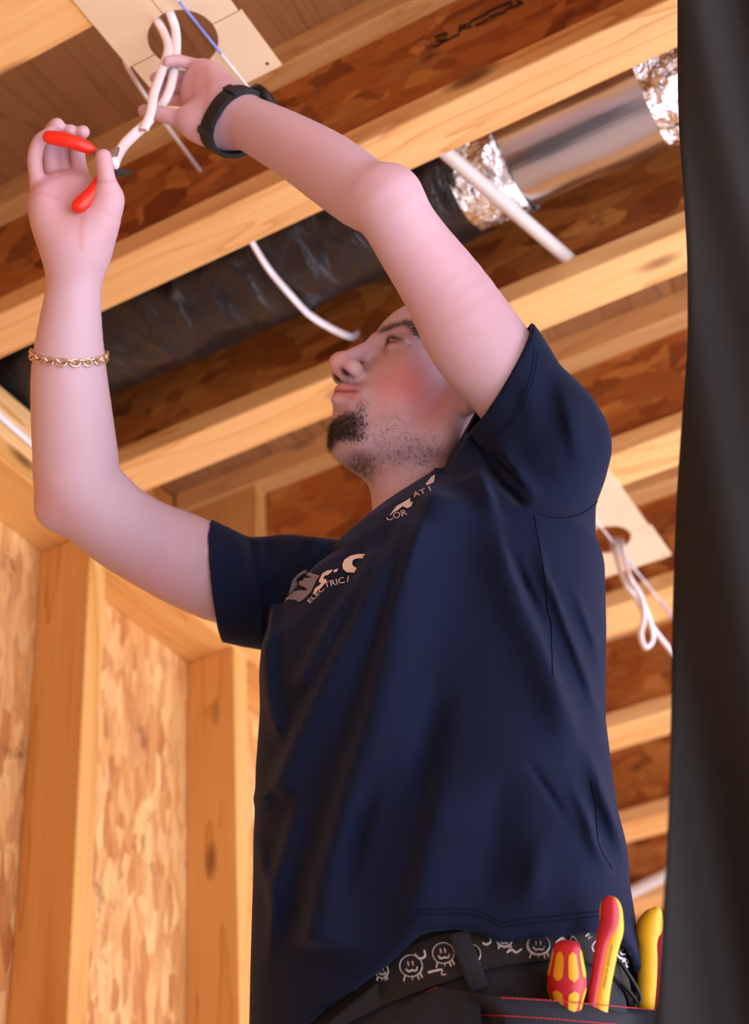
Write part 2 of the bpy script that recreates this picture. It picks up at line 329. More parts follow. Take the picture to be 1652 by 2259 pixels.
# second plate's cables with a hanging loop
D2 = 2.72
cable('electrical_cable', [onZ(1368, 1192, JB+.05), onZ(1372, 1200, JB-.002), P(1385, 1262, 2.74), P(1398, 1290, D2), P(1415, 1320, D2), P(1420, 1360, D2), P(1413, 1400, D2), P(1424, 1428, D2), P(1440, 1412, D2), P(1436, 1375, D2), P(1415, 1325, D2+.01), P(1378, 1285, D2+.02), onZ(1352, 1205, JB-.002), onZ(1348, 1195, JB+.05)], .0065, 'white cable hanging in a loop from the plate behind the navy shirt')
cable('electrical_cable', [onZ(1358, 1190, JB+.05), onZ(1360, 1200, JB-.002), P(1372, 1270, 2.75), P(1400, 1318, 2.732), P(1430, 1370, 2.735), P(1455, 1405, 2.76), P(1488, 1445, 2.80), P(1530, 1490, 2.83)], .0065, 'white cable running from the looped cable towards the black drape')
tag(tube('conduit_pipe', [np.array([-1.36, 3.3, 2.165]), np.array([-1.006, 3.3, 2.237]), np.array([-.926, 3.3, 2.254]), np.array([.20, 3.3, 2.50])], .014, 'white_pvc', seg=16), 'white plastic pipe far behind the yellow tool handles', 'pipe')
cable('electrical_cable', [onX(-60, 858, XF+.006), onX(0, 917, XF+.006), onX(66, 976, XF+.006), onX(200, 1095, XF+.006), onX(330, 1210, XF+.006)], .0055, 'white cable clipped along the top plate of the stud wall')

# ------------------------------------------------------------------ signed-distance body modelling
class Shape:
    """list of smooth primitives, meshed by surface nets in sparse blocks"""
    def __init__(s): s.p = []; s.g = []; s.ng = 0
    def cone(s, a, b, ra, rb, k=.012, op=1, grp=None):
        if grp is None: s.ng += 1; grp = s.ng
        s.g.append(grp); s.p.append(('c', np.asarray(a, float), np.asarray(b, float), ra, rb, k, op, (np.asarray(a)+np.asarray(b))/2, np.linalg.norm(np.asarray(b)-np.asarray(a))/2+max(ra, rb)))
    def chain(s, pts, rs, k=.012, op=1, sub=3):
        q = catmull([np.append(p, r) for p, r in zip(pts, rs)], sub) if len(pts) > 2 else [np.append(p, r) for p, r in zip(pts, rs)]
        s.ng += 1; g = s.ng
        for i in range(len(q)-1): s.cone(q[i][:3], q[i+1][:3], q[i][3], q[i+1][3], k, op, g)
    def ell(s, c, r, k=.012, op=1, M=None):
        s.ng += 1; s.g.append(s.ng)
        s.p.append(('e', np.asarray(c, float), np.asarray(r, float), np.eye(3) if M is None else np.asarray(M, float), None, k, op, np.asarray(c, float), max(r)))
    def fn(s, f, k, op, c, r): s.ng += 1; s.g.append(s.ng); s.p.append(('f', f, None, None, None, k, op, np.asarray(c, float), r))
    def eval(s, q, which=None):
        d = np.full(len(q), 1e3); ids = range(len(s.p)) if which is None else list(which); acc = None
        for n_i, i in enumerate(ids):
            pr = s.p[i]
            if pr[0] == 'c':
                _, a, b, ra, rb = pr[:5]; ba = b-a; t = np.clip(((q-a)@ba)/(ba@ba+1e-12), 0, 1); e = np.linalg.norm(q-a-t[:, None]*ba, axis=1)-(ra+(rb-ra)*t)
            elif pr[0] == 'e':
                l = (q-pr[1])@pr[3].T; k0 = np.linalg.norm(l/pr[2], axis=1); k1 = np.linalg.norm(l/pr[2]**2, axis=1)+1e-9; e = k0*(k0-1)/k1
            else: e = pr[1](q, d)
            k = pr[5]
            if acc is not None: e = np.minimum(acc, e); acc = None
            if n_i+1 < len(ids) and s.g[ids[n_i+1]] == s.g[i]: acc = e; continue
            if pr[6] == 1: h = np.maximum(k-abs(d-e), 0)/k; d = np.minimum(d, e)-h*h*k/4
            elif pr[6] == -1: e = -e; h = np.maximum(k-abs(d-e), 0)/k; d = np.maximum(d, e)+h*h*k/4
            elif pr[6] == 0: d = np.maximum(d, e)
            else: d = e
        return d
    def mesh(s, res, n=12, fine=None):
        lo = np.min([p[7]-p[8] for p in s.p if p[6] == 1], axis=0)-.02; hi = np.max([p[7]+p[8] for p in s.p if p[6] == 1], axis=0)+.02
        B = n*res; nb = np.ceil((hi-lo)/B).astype(int); ii = np.stack(np.meshgrid(*[np.arange(k) for k in nb], indexing='ij'), -1).reshape(-1, 3)
        cen = lo+(ii+.5)*B; dc = np.concatenate([s.eval(c) for c in np.array_split(cen, max(1, len(cen)//20000))]); act = ii[abs(dc) < B*.87*1.35+.004]
        g = np.stack(np.meshgrid(*[np.arange(-1, n+1)]*3, indexing='ij'), -1).reshape(-1, 3); m = n+2
        pc = np.array([p[7] for p in s.p]); pr = np.array([p[8]+p[5] for p in s.p]); ops = np.array([p[6] for p in s.p])
        keys = []; vpos = []; quads = []
        NB = (nb*n+4).astype(np.int64)
        def gkey(c): return ((c[..., 0]+2)*NB[1]+(c[..., 1]+2))*NB[2]+(c[..., 2]+2)
        for b in act:
            base = b*n; bc = lo+(b+.5)*B
            near = np.where((np.linalg.norm(pc-bc, axis=1)-pr < B*.95+.03) | (ops == 0) | (ops == 2))[0]
            if not len(near): continue
            q = lo+(g+base)*res; d = s.eval(q, near).reshape(m, m, m); sg = d < 0
            if sg.all() or not sg.any(): continue
            # cells
            cs = [(i, j, k) for i in (0, 1) for j in (0, 1) for k in (0, 1)]; M1 = m-1
            cnt = sum(sg[i:i+M1, j:j+M1, k:k+M1].astype(np.int8) for i, j, k in cs); ac = (cnt > 0) & (cnt < 8)
            ci = np.argwhere(ac)
            if not len(ci): continue
            dv = np.stack([d[ci[:, 0]+i, ci[:, 1]+j, ci[:, 2]+k] for i, j, k in cs], 1); acc = np.zeros((len(ci), 3)); num = np.zeros(len(ci)); off = np.array(cs, float)
            for e0 in range(8):
                for e1 in range(e0+1, 8):
                    if np.abs(off[e0]-off[e1]).sum() != 1: continue
                    x = (dv[:, e0] < 0) != (dv[:, e1] < 0); t = np.where(x, dv[:, e0]/(dv[:, e0]-dv[:, e1]+1e-20), 0); pt = off[e0]+t[:, None]*(off[e1]-off[e0]); acc[x] += pt[x]; num[x] += 1
            vp = lo+(ci-1+base+acc/num[:, None])*res; keys.append(gkey(ci-1+base)); vpos.append(vp)
            for ax in range(3):
                a1, a2 = (ax+1) % 3, (ax+2) % 3; sl0 = [slice(1, n+1)]*3; sl1 = list(sl0); sl1[ax] = slice(2, n+2)
                s0 = sg[tuple(sl0)]; s1 = sg[tuple(sl1)]; e = np.argwhere(s0 != s1)
                if not len(e): continue
                c0 = e+base; inv = s0[tuple(e.T)]
                o1 = np.zeros(3, int); o1[a1] = 1; o2 = np.zeros(3, int); o2[a2] = 1
                qd = np.stack([gkey(c0-o1-o2), gkey(c0-o2), gkey(c0), gkey(c0-o1)], 1); qd[~inv] = qd[~inv][:, ::-1]; quads.append(qd)
        K = np.concatenate(keys); V = np.concatenate(vpos); uk, ix = np.unique(K, return_index=True); V = V[ix]; Q = np.concatenate(quads); Qi = np.searchsorted(uk, Q); ok = (Qi < len(uk)).all(1); Qi = np.minimum(Qi, len(uk)-1); ok &= (uk[Qi] == Q).all(1)
        return V, Qi[ok]
def biggest(V, Q):
    lab = np.arange(len(V))
    for _ in range(400):
        m = lab[Q].min(1); new = lab.copy()
        for k in range(4): np.minimum.at(new, Q[:, k], m)
        new = new[new]
        if (new == lab).all(): break
        lab = new
    u, c = np.unique(lab, return_counts=True); keep = lab == u[c.argmax()]; idx = np.cumsum(keep)-1; ok = keep[Q].all(1); return V[keep], idx[Q[ok]]
def vnormals(V, Q):
    n = np.cross(V[Q[:, 2]]-V[Q[:, 0]], V[Q[:, 3]]-V[Q[:, 1]]); N = np.zeros_like(V)
    for k in range(4): np.add.at(N, Q[:, k], n)
    return N/(np.linalg.norm(N, axis=1)[:, None]+1e-12)
def relax(V, Q, it=2, lam=.5):
    for _ in range(it):
        A = np.zeros_like(V); c = np.zeros(len(V))
        for k in range(4):
            np.add.at(A, Q[:, k], V[Q[:, (k+1) % 4]]); np.add.at(c, Q[:, k], 1)
        V = V+(A/np.maximum(c, 1)[:, None]-V)*lam
    return V
def pr(l): return [P(a, b, d) for a, b, r, d in l], [r*d/FPX for a, b, r, d in l]   # px x, px y, px radius, depth

# ---- head frame, turned up towards the hands
def n_(v): return v/np.linalg.norm(v)
hz = n_(.40*RT+.78*UP+.50*FW); hy = -.84*RT+.30*UP-.43*FW; hy = n_(hy-hz*(hy@hz)); hx = np.cross(hy, hz); 
if hx@FW > 0: hx = -hx
HM = np.stack([hx, hy, hz])                       # rows: his left, out of the face, up
HO = P(952, 902, 1.775)
HSC = 1.05
def hd(x, y, z): return HO+HSC*(x*hx+y*hy+z*hz)
S = Shape()
# torso inside the shirt
TL = np.array([.896, -.445, 0]); TF = np.array([-.445, -.896, 0])
def tc(z): t = (z-1.39)/(1.91-1.39); return np.array([-.605+.045*t, 1.335-.045*t, z])
def tp(a, b, z): return tc(z)+a*TL+b*TF
S.chain([tp(0, 0, 1.36), tp(0, 0, 1.6), tp(0, .005, 1.74)], [.115, .11, .09], .05)
S.ell(tp(.06, 0, 1.69), (.09, .09, .12), .03); S.ell(tp(-.06, 0, 1.69), (.09, .09, .12), .03)
# arms
LA = [(515, 258, 56, 1.80), (575, 285, 62, 1.765), (650, 325, 70, 1.72), (725, 372, 78, 1.68), (798, 425, 79, 1.635), (855, 460, 77, 1.60), (918, 550, 83, 1.60), (985, 645, 94, 1.605), (1045, 745, 106, 1.61), (1120, 840, 98, 1.62), (1190, 960, 84, 1.645)]
RA = [(168, 565, 60, 1.655), (161, 650, 61, 1.66), (154, 740, 72, 1.667), (152, 820, 82, 1.675), (157, 900, 88, 1.682), (166, 1000, 93, 1.692), (178, 1075, 95, 1.70), (250, 1150, 93, 1.725), (325, 1197, 95, 1.755), (423, 1243, 102, 1.79), (510, 1290, 90, 1.825), (640, 1330, 70, 1.88)]
pts, rs = pr(LA); S.chain(pts, rs, .02); PL = pts
S.ell(P(872, 418, 1.600), (.018, .018, .018), .03)
S.cone(tp(.05, 0, 1.80), pts[-1], .05, .038, .015)
pts, rs = pr(RA); S.chain(pts, rs, .02); PR_ = pts
S.ell(P(118, 1128, 1.70), (.017, .017, .017), .025)
S.cone(tp(-.05, 0, 1.79), pts[-1], .05, .038, .015)
# neck
S.cone(hd(0, -.035, -.055), tp(.0, -.02, 1.80), .056, .066, .03); S.cone(hd(0, .004, -.080), tp(0, -.01, 1.80), .032, .045, .04)
# head
S.ell(hd(0, -.014, .042), (.076, .099, .088), .02, M=HM); S.ell(hd(0, .046, .05), (.06, .046, .052), .03, M=HM); S.ell(hd(0, .040, -.02), (.059, .052, .062), .02, M=HM)
S.ell(hd(0, .028, -.070), (.047, .052, .038), .025, M=HM)
for s_ in (1, -1):
    S.ell(hd(s_*.04, .054, -.012), (.027, .028, .026), .02, M=HM)
    S.ell(hd(s_*.04, .045, -.05), (.022, .028, .03), .02, M=HM)
    S.cone(hd(s_*.062, -.004, .005), hd(s_*.057, -.002, -.060), .014, .015, .022); S.cone(hd(s_*.055, .0, -.064), hd(s_*.018, .057, -.096), .015, .015, .022)
S.ell(hd(0, .067, -.093), (.022, .015, .016), .015, M=HM)
S.ell(hd(0, .069, -.060), (.034, .026, .030), .02, M=HM)
for s_ in (1, -1):
    S.cone(hd(s_*.010, .086, .026), hd(s_*.046, .074, .030), .010, .009, .015)
    S.ell(hd(s_*.033, .100, .010), (.017, .020, .011), .014, -1, M=HM)
# nose
S.cone(hd(0, .089, .022), hd(0, .112, -.022), .0075, .0095, .012); S.ell(hd(0, .114, -.028), (.0125, .0125, .0115), .008, M=HM)
for s_ in (1, -1): S.ell(hd(s_*.0135, .102, -.031), (.0085, .0125, .0095), .006, M=HM)
S.ell(hd(0, .100, -.036), (.012, .012, .006), .006, M=HM)
for s_ in (1, -1): S.cone(hd(s_*.0080, .113, -.0430), hd(s_*.0095, .100, -.041), .0046, .0042, .002, -1)
# lips
for s_ in (1, -1):
    S.cone(hd(s_*.004, .0985, -.0525), hd(s_*.027, .084, -.0585), .0066, .0032, .006); S.cone(hd(0, .0955, -.0655), hd(s_*.026, .082, -.0600), .0076, .0034, .006)
S.ell(hd(0, .094, -.077), (.018, .008, .005), .008, -1, M=HM)
for s_ in (1, -1): S.cone(hd(0, .108, -.0590), hd(s_*.026, .0925, -.0595), .0028, .0022, .002, -1)
# eyelids closing over the eyes
for s_ in (1, -1):
    S.ell(hd(s_*.033, .0735, .0105), (.0145, .0125, .0125), .004, M=HM)
    S.cone(hd(s_*.020, .082, .013), hd(s_*.033, .0865, .0165), .003, .003, .004); S.cone(hd(s_*.033, .0865, .0165), hd(s_*.047, .077, .012), .003, .0025, .004)
    S.cone(hd(s_*.021, .081, .008), hd(s_*.034, .0845, .004), .003, .003, .004); S.cone(hd(s_*.034, .0845, .004), hd(s_*.046, .077, .009), .003, .0025, .004)
# ears
for s_ in (1, -1):
    S.ell(hd(s_*.079, -.016, .004), (.007, .017, .030), .006, M=HM); S.ell(hd(s_*.075, -.008, -.024), (.006, .008, .010), .006, M=HM); S.ell(hd(s_*.086, -.012, .006), (.006, .009, .017), .004, -1, M=HM)
# ---- right hand (holds the pliers), palm to the camera
def ch(l, k=.0035): a, b = pr(l); S.chain(a, b, k)
ch([(168, 565, 58, 1.655), (166, 525, 62, 1.652)], .02)
ch([(150, 535, 38, 1.655), (106, 470, 33, 1.655), (100, 428, 28, 1.655)], .02); ch([(160, 530, 40, 1.66), (130, 465, 32, 1.664), (122, 415, 26, 1.666)], .02)
ch([(168, 530, 40, 1.665), (158, 465, 32, 1.669), (150, 408, 25, 1.671)], .02); ch([(180, 530, 40, 1.66), (182, 465, 32, 1.666), (180, 410, 25, 1.668)], .02)
ch([(195, 530, 42, 1.648), (222, 480, 44, 1.640), (238, 440, 33, 1.635)], .025); ch([(140, 540, 40, 1.645), (108, 490, 34, 1.642), (100, 450, 28, 1.645)], .02)
ch([(238, 440, 30, 1.634), (236, 405, 22, 1.630), (233, 385, 20, 1.628), (228, 347, 18.5, 1.630)], .01)
ch([(90, 432, 22, 1.655), (80, 385, 17, 1.655), (77, 345, 16.5, 1.657), (88, 310, 15, 1.655), (110, 293, 13, 1.652)])
ch([(118, 412, 19, 1.667), (110, 360, 15, 1.676), (110, 318, 14.5, 1.678), (113, 290, 16, 1.666), (126, 277, 17, 1.655)])
ch([(148, 405, 18, 1.672), (139, 355, 15, 1.683), (139, 318, 14.5, 1.683), (146, 296, 15, 1.670), (156, 289, 15, 1.656)])
ch([(182, 405, 20, 1.668), (174, 362, 17, 1.676), (171, 325, 16, 1.676), (176, 300, 15, 1.665), (183, 291, 15, 1.655)])
# ---- left hand (steadies the cables)
ch([(515, 258, 55, 1.80), (488, 240, 52, 1.812)], .02)
ch([(500, 215, 36, 1.815), (470, 170, 30, 1.835), (448, 152, 22, 1.845)], .02); ch([(495, 235, 36, 1.82), (460, 195, 28, 1.84), (430, 180, 22, 1.85)], .02)
ch([(495, 245, 36, 1.82), (455, 215, 28, 1.835), (424, 203, 21, 1.846)], .02); ch([(492, 255, 36, 1.815), (455, 240, 26, 1.825), (424, 224, 20, 1.836)], .02)
ch([(490, 275, 38, 1.80), (450, 275, 36, 1.80), (415, 262, 26, 1.802)], .025); ch([(470, 285, 28, 1.80), (430, 278, 22, 1.80)], .02)
ch([(420, 262, 25, 1.802), (385, 260, 19, 1.808), (352, 250, 17.5, 1.812), (318, 245, 14.5, 1.814)])
ch([(458, 152, 18, 1.845), (420, 141, 14.5, 1.852), (392, 134, 14, 1.848), (370, 136, 12.5, 1.838)])
ch([(442, 177, 17, 1.852), (400, 169, 14, 1.866), (364, 165, 13.5, 1.864), (342, 172, 12, 1.852)])
ch([(434, 202, 17, 1.852), (394, 196, 14, 1.866), (358, 196, 13.5, 1.862), (338, 204, 12, 1.850)])
ch([(428, 224, 17, 1.84), (392, 221, 13.5, 1.858), (364, 222, 13, 1.858), (346, 230, 12, 1.850)])
BV, BQ = S.mesh(.0020)
BV, BQ = biggest(BV, BQ); BV = relax(BV, BQ, 1, .4)
me = fast_mesh('body', BV, BQ)
BN = vnormals(BV, BQ)
# ---- skin colour: complexion, blush, lips, shadow of shaved hair
def gs(p, c, r): return np.exp(-np.sum(((p-c)/r)**2, 1))
HL = (BV-HO)@HM.T/HSC                       # head-local coordinates
inhead = (np.linalg.norm(HL-np.array([0, .02, -.02]), axis=1) < .155)
col = np.tile(np.array([.575, .425, .495]), (len(BV), 1))
def tint(w_, c): 
    global col
    w_ = np.clip(w_, 0, 1)[:, None]; col = col*(1-w_)+np.array(c)*w_
palm = gs(BV, P(165, 430, 1.65), .075)+gs(BV, P(420, 215, 1.83), .075); tint(palm*.8, (.62, .33, .36))
for q, r in ((P(878, 400, 1.58), .03), (P(990, 560, 1.57), .05), (P(1090, 700, 1.58), .05), (P(700, 330, 1.67), .03), (P(108, 1110, 1.68), .03), (P(330, 1260, 1.74), .05)): tint(gs(BV, q, r)*.45, (.66, .36, .44))
for s_ in (1, -1): tint(inhead*np.exp(-((HL[:, 0]*s_-.058)/.028)**2-((HL[:, 1]-.045)/.034)**2-((HL[:, 2]+.036)/.030)**2)*.9, (.68, .22, .23))
tint(inhead*np.exp(-(HL[:, 0]/.02)**2-((HL[:, 1]-.115)/.014)**2-((HL[:, 2]+.03)/.016)**2)*.6, (.66, .30, .28))
def beard_density(L):
    x, y, z = np.abs(L[:, 0]), L[:, 1], L[:, 2]
    sm = lambda t: np.clip(t, 0, 1)**2*(3-2*np.clip(t, 0, 1))
    gt = sm((.044-x)/.022)*sm((-.073-z+.25*np.maximum(x-.02, 0))/.013)*sm((z+.114)/.014)*sm((y-.040)/.024)
    cor = np.exp(-((x-.030)/.007)**2-((z+.074)/.012)**2)*(y > .04)*.6
    jaw = np.exp(-((z+.090)/.024)**2)*sm((y+.03)/.02)*.36
    sub = np.exp(-(x/.035)**2-((y-.040)/.025)**2-((z+.112)/.02)**2)*.6
    mou = np.exp(-((x-.014)/.014)**2-((z+.0455)/.005)**2)*(y > .08)*.5
    return np.clip(np.maximum.reduce([gt, cor, jaw, sub, mou]), 0, 1)
bd = beard_density(HL)*inhead
tint(bd*.62, (.15, .115, .125))
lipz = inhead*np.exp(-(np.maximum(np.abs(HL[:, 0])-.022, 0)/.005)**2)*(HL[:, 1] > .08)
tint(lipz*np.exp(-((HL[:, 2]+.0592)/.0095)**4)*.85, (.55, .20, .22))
tint(lipz*np.exp(-((HL[:, 2]+.0592)/.0018)**2)*.9, (.14, .04, .045))  # shade of the mouth crease painted as a dark line between the lips
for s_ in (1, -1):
    tint(inhead*np.exp(-((HL[:, 0]-s_*.0088)/.0042)**2-((HL[:, 2]+.0395)/.005)**2-((HL[:, 1]-.1065)/.0075)**2)*1.5, (.035, .008, .010))  # nostril shade painted into the skin colour
    tint(inhead*np.exp(-((HL[:, 0]-s_*.033)/.016)**2-((HL[:, 2]-.010)/.0032)**2)*(HL[:, 1] > .07)*.95, (.06, .03, .03))
    tint(inhead*np.exp(-((HL[:, 0]-s_*.033)/.020)**2-((HL[:, 2]-.010)/.010)**2)*(HL[:, 1] > .06)*.3, (.38, .18, .16))
for pl, r in (([(66, 424, 1.64), (98, 402, 1.645)], .0015), ([(66, 438, 1.635), (92, 424, 1.64), (130, 440, 1.65)], .0012), ([(205, 425, 1.645), (188, 460, 1.645), (178, 500, 1.63), (180, 545, 1.63)], .002), ([(110, 395, 1.65), (150, 382, 1.655), (195, 382, 1.655)], .002), ([(216, 402, 1.62), (254, 398, 1.62)], .0012),
              ([(455, 150, 1.83), (462, 200, 1.82), (450, 240, 1.81), (475, 275, 1.79)], .002), ([(430, 165, 1.83), (424, 215, 1.83)], .002)):
    q_ = np.array([P(*a) for a in pl]); px_ = PX(BV); pp = np.array([(a[0], a[1]) for a in pl], float); dm = np.full(len(BV), 1e9)
    for i in range(len(pp)-1):
        d_ = pp[i+1]-pp[i]; t_ = np.clip(((px_[:, :2]-pp[i])@d_)/(d_@d_), 0, 1); dm = np.minimum(dm, np.linalg.norm(px_[:, :2]-pp[i]-t_[:, None]*d_, axis=1))
    tint(np.exp(-(dm*1.65/FPX/r/1.7)**2)*((BN@FW) < -.1)*(abs(px_[:, 2]-pl[0][2]) < .06)*.33, (.42, .17, .16))  # hand creases have no relief, their shade is drawn as darker lines
ca = me.color_attributes.new('Col', 'FLOAT_COLOR', 'POINT'); ca.data.foreach_set('color', np.concatenate([np.clip(col, 0, 1), np.ones((len(col), 1))], 1).astype(np.float32).ravel())
PERSON = empty('person', (-.605, 1.335, .34)); tag(PERSON, 'person in a navy tee and work trousers reaching up to cut cables', 'person')
body = under(PERSON, obj('body', me, 'skin'))
# small moles on the arms
for q in ((1022, 758), (700, 322), (905, 850)): pass
# ---- hair, beard and brows
HS = Shape(); HS.ell(hd(0, -.020, .050), (.083, .104, .092), .02, M=HM)
HS.ell(hd(0, .10, -.02), (.09, .075, .085), .02, -1, M=HM); HS.ell(hd(0, .02, -.13), (.2, .2, .115), .02, -1, M=HM)
for s_ in (1, -1): HS.ell(hd(s_*.09, -.005, -.0), (.03, .04, .04), .01, -1, M=HM)
hv, hq = HS.mesh(.004); hv = hv+rng.normal(size=hv.shape)*.0006; under(PERSON, obj('hair', fast_mesh('hair', hv, hq), 'hair'))
def strands(name, idx, lens, dirs, wid, mat):
    v = []; f = []
    for k, i in enumerate(idx):
        p = BV[i]+rng.normal(size=3)*.0012; N = BN[i]; d = dirs[k]; d = d-N*(d@N)*.8; d = n_(d); L = lens[k]; s = n_(np.cross(d, N))*(wid if L > .004 else wid*.55)
        m = p+d*L*.55+N*L*.32; e = p+d*L+N*L*.30+rng.normal(size=3)*L*.12; b = len(v)
        v += [p-s-N*.0005, p+s-N*.0005, m+s*.8, m-s*.8, e]; f += [(b, b+1, b+2, b+3), (b+3, b+2, b+4)]
    return under(PERSON, obj(name, pydata(name, v, f), mat))
cand = np.where(bd > .02)[0]; pk = cand[rng.random(len(cand)) < np.clip(bd[cand], 0, 1)**1.5*.9]
pk = np.concatenate([pk]+[pk[bd[pk] > .5]]*3+[pk[bd[pk] <= .5]]*4); lens = .0014+.013*np.maximum(bd[pk]-.35, 0)*(.4+.6*rng.random(len(pk)))+.0012*rng.random(len(pk)); base = -.9*hz-.3*hy
dirs = base[None]+.5*np.sign(HL[pk, 0])[:, None]*hx[None]*.4-.6*hy[None]*(HL[pk, 1] < .07)[:, None]+rng.normal(size=(len(pk), 3))*.35
o = strands('beard', pk, lens, dirs, .00020, 'hair'); o['kind'] = 'stuff'
br = np.zeros(len(BV))
for s_ in (1, -1):
    x = HL[:, 0]*s_; zc = .029+.007*np.clip((x-.012)/.03, 0, 1)-.9*np.maximum(x-.042, 0); br = np.maximum(br, inhead*(x > .010)*(x < .056)*np.exp(-((HL[:, 2]-zc)/.0042)**2)*(HL[:, 1] > .05))
cand = np.where(br > .25)[0]; cand = np.concatenate([cand]*3); dirs = np.sign(HL[cand, 0])[:, None]*hx[None]+.35*hz[None]+rng.normal(size=(len(cand), 3))*.2
o = strands('eyebrows', cand, .004+.005*rng.random(len(cand)), dirs, .00022, 'hair'); o['kind'] = 'stuff'
lv = []; lf = []
for s_ in (1, -1):
    for t_ in np.linspace(0, 1, 34):
        a = hd(s_*(.021+.026*t_), .0835+.006*math.sin(math.pi*t_)-.004*t_, .0115+.002*math.sin(math.pi*t_)); e = a+hy*.007*(.6+.4*math.sin(math.pi*t_))+hz*(.001+.003*t_)+hx*s_*.003*(t_-.2); b = len(lv); lv += [a-hx*.0006, a+hx*.0006, e]; lf.append((b, b+1, b+2))
under(PERSON, obj('eyelashes', pydata('eyelashes', lv, lf), 'hair'))['kind'] = 'stuff'

# ------------------------------------------------------------------ t-shirt
TAB = np.array([(1.10, .195, .180, -.006, .012), (1.28, .198, .180, -.006, .012), (1.40, .199, .176, -.008, .012), (1.50, .195, .172, -.008, .014), (1.60, .194, .170, -.008, .014), (1.70, .20, .170, -.002, .008), (1.76, .205, .160, .0, .0), (1.80, .185, .138, .008, -.006), (1.84, .150, .108, .008, -.012), (1.87, .11, .08, .005, -.012), (1.90, .07, .05, 0, -.012)])
def tcs(z): t = (z-1.39)/.52; return np.stack([-.595+.045*t, 1.340-.045*t, z], -1)
def loft(q, off=0., tab=TAB):
    z = np.clip(q[:, 2], tab[0, 0], tab[-1, 0]); ra, rb, oa, ob = [np.interp(z, tab[:, 0], tab[:, i]) for i in (1, 2, 3, 4)]
    v = q-tcs(q[:, 2]); a = v@TL-oa; b = v@TF-ob; ra = ra+off; rb = rb+off
    rr = np.sqrt((a/ra)**2+(b/rb)**2); e = (rr-1)*np.minimum(ra, rb)
    return np.maximum(e, np.maximum(q[:, 2]-tab[-1, 0], tab[0, 0]-q[:, 2]))
def loft_hit(x, y, off=0., tab=TAB):
    d = ray(x, y); t = np.linspace(1.0, 2.2, 2400); q = CAM+t[:, None]*d; e = loft(q, off, tab); i = np.where(e < 0)[0]
    return q[i[0]] if len(i) else None
def theta(p): v = p-tcs(p[..., 2]); return np.arctan2(v@TF, v@TL)
# hem line, traced where it hangs and closed round the back
hem_px = [(560, 2330), (669, 2259), (709, 2225), (777, 2181), (855, 2124), (905, 2075), (930, 2056), (960, 2050), (1000, 2047), (1051, 2051), (1080, 2064), (1108, 2077), (1142, 2072), (1232, 2063), (1308, 2055), (1363, 2054), (1408, 2063)]
hp = [loft_hit(*q) for q in hem_px]; hp = [q for q in hp if q is not None]; ht = np.array([theta(q) for q in hp]); hzv = np.array([q[2] for q in hp])
o_ = np.argsort(ht); ht, hzv = ht[o_], hzv[o_]
ht = np.concatenate([[ht[0]-.5], ht, [ht[-1]+.6]]); hzv = np.concatenate([[hzv[0]-.02], hzv, [hzv[-1]-.02]])
def hemz(th): return np.interp(np.where(th < ht[0]-.2, th+2*math.pi, th), np.concatenate([ht, [ht[0]+2*math.pi]]), np.concatenate([hzv, [hzv[0]]]))
# folds: traced lines, height, softness on either side
TW = -FW.copy(); TW[2] = 0; TW = n_(TW)
FOLDS = []
def fold(pts, amp, wl, wr, side='T', soft=170.): FOLDS.append((np.array(catmull([(a, b) for a, b in pts], 4)), amp, wl, wr, side, soft))
fold([(965, 1055), (932, 1155), (910, 1224), (882, 1313), (860, 1391), (835, 1496), (807, 1608), (778, 1690), (743, 1819), (709, 1937), (690, 2030), (676, 2107)], .0145, 22, 85, soft=45.)
fold([(915, 1120), (869, 1212), (841, 1262), (805, 1335), (777, 1391), (740, 1457), (707, 1524), (674, 1591), (632, 1683), (600, 1770)], .0115, 18, 46, soft=45.)
fold([(841, 1196), (816, 1237), (785, 1296), (745, 1350), (700, 1430), (645, 1530)], .008, 14, 28, soft=40.)
fold([(720, 1185), (651, 1232), (610, 1285), (592, 1340), (586, 1418), (588, 1502), (604, 1586), (629, 1650)], .008, 13, 22, soft=60.)
fold([(690, 1700), (660, 1765), (635, 1846), (611, 1930), (602, 1990), (590, 2107)], .007, 15, 26)
fold([(612, 1751), (575, 1762), (556, 1775)], .006, 12, 16)
fold([(562, 1800), (567, 1830), (581, 1910), (604, 1995), (601, 2056), (587, 2168)], .005, 12, 13)
fold([(840, 1690), (808, 1785), (777, 1903), (758, 2010)], -.007, 20, 20)
fold([(985, 1640), (968, 1740), (950, 1812), (924, 1937), (890, 2039), (850, 2110)], .009, 20, 80)
fold([(975, 1470), (955, 1600), (930, 1720), (900, 1850)], -.007, 26, 30)
fold([(1089, 1100), (1101, 1163), (1120, 1242), (1152, 1339), (1183, 1402), (1218, 1490), (1240, 1547), (1271, 1629), (1293, 1698)], .008, 48, 16)
fold([(1095, 1131), (1120, 1204), (1150, 1275), (1185, 1345), (1204, 1400)], -.005, 9, 9)
fold([(1281, 1618), (1308, 1685), (1338, 1770), (1366, 1842), (1384, 1903), (1399, 1963)], .006, 20, 9)
fold([(1177, 1150), (1202, 1265), (1220, 1305), (1249, 1383), (1278, 1453), (1306, 1534), (1332, 1629)], .004, 12, 8)
fold([(1256, 1273), (1287, 1352), (1316, 1431), (1331, 1497)], .003, 10, 8)
fold([(1245, 1700), (1290, 1790), (1320, 1880), (1370, 1960)], .004, 16, 9)
fold([(1139, 1639), (1190, 1718), (1232, 1782), (1270, 1850)], -.0025, 8, 8)
fold([(1032, 955), (1073, 1018), (1103, 1064), (1135, 1094), (1162, 1120)], -.005, 9, 8, soft=20)
fold([(1050, 975), (1090, 1012), (1138, 1053)], -.004, 8, 8, soft=20)
fold([(1081, 922), (1097, 971), (1124, 1026), (1168, 1080), (1184, 1129)], .005, 8, 22)
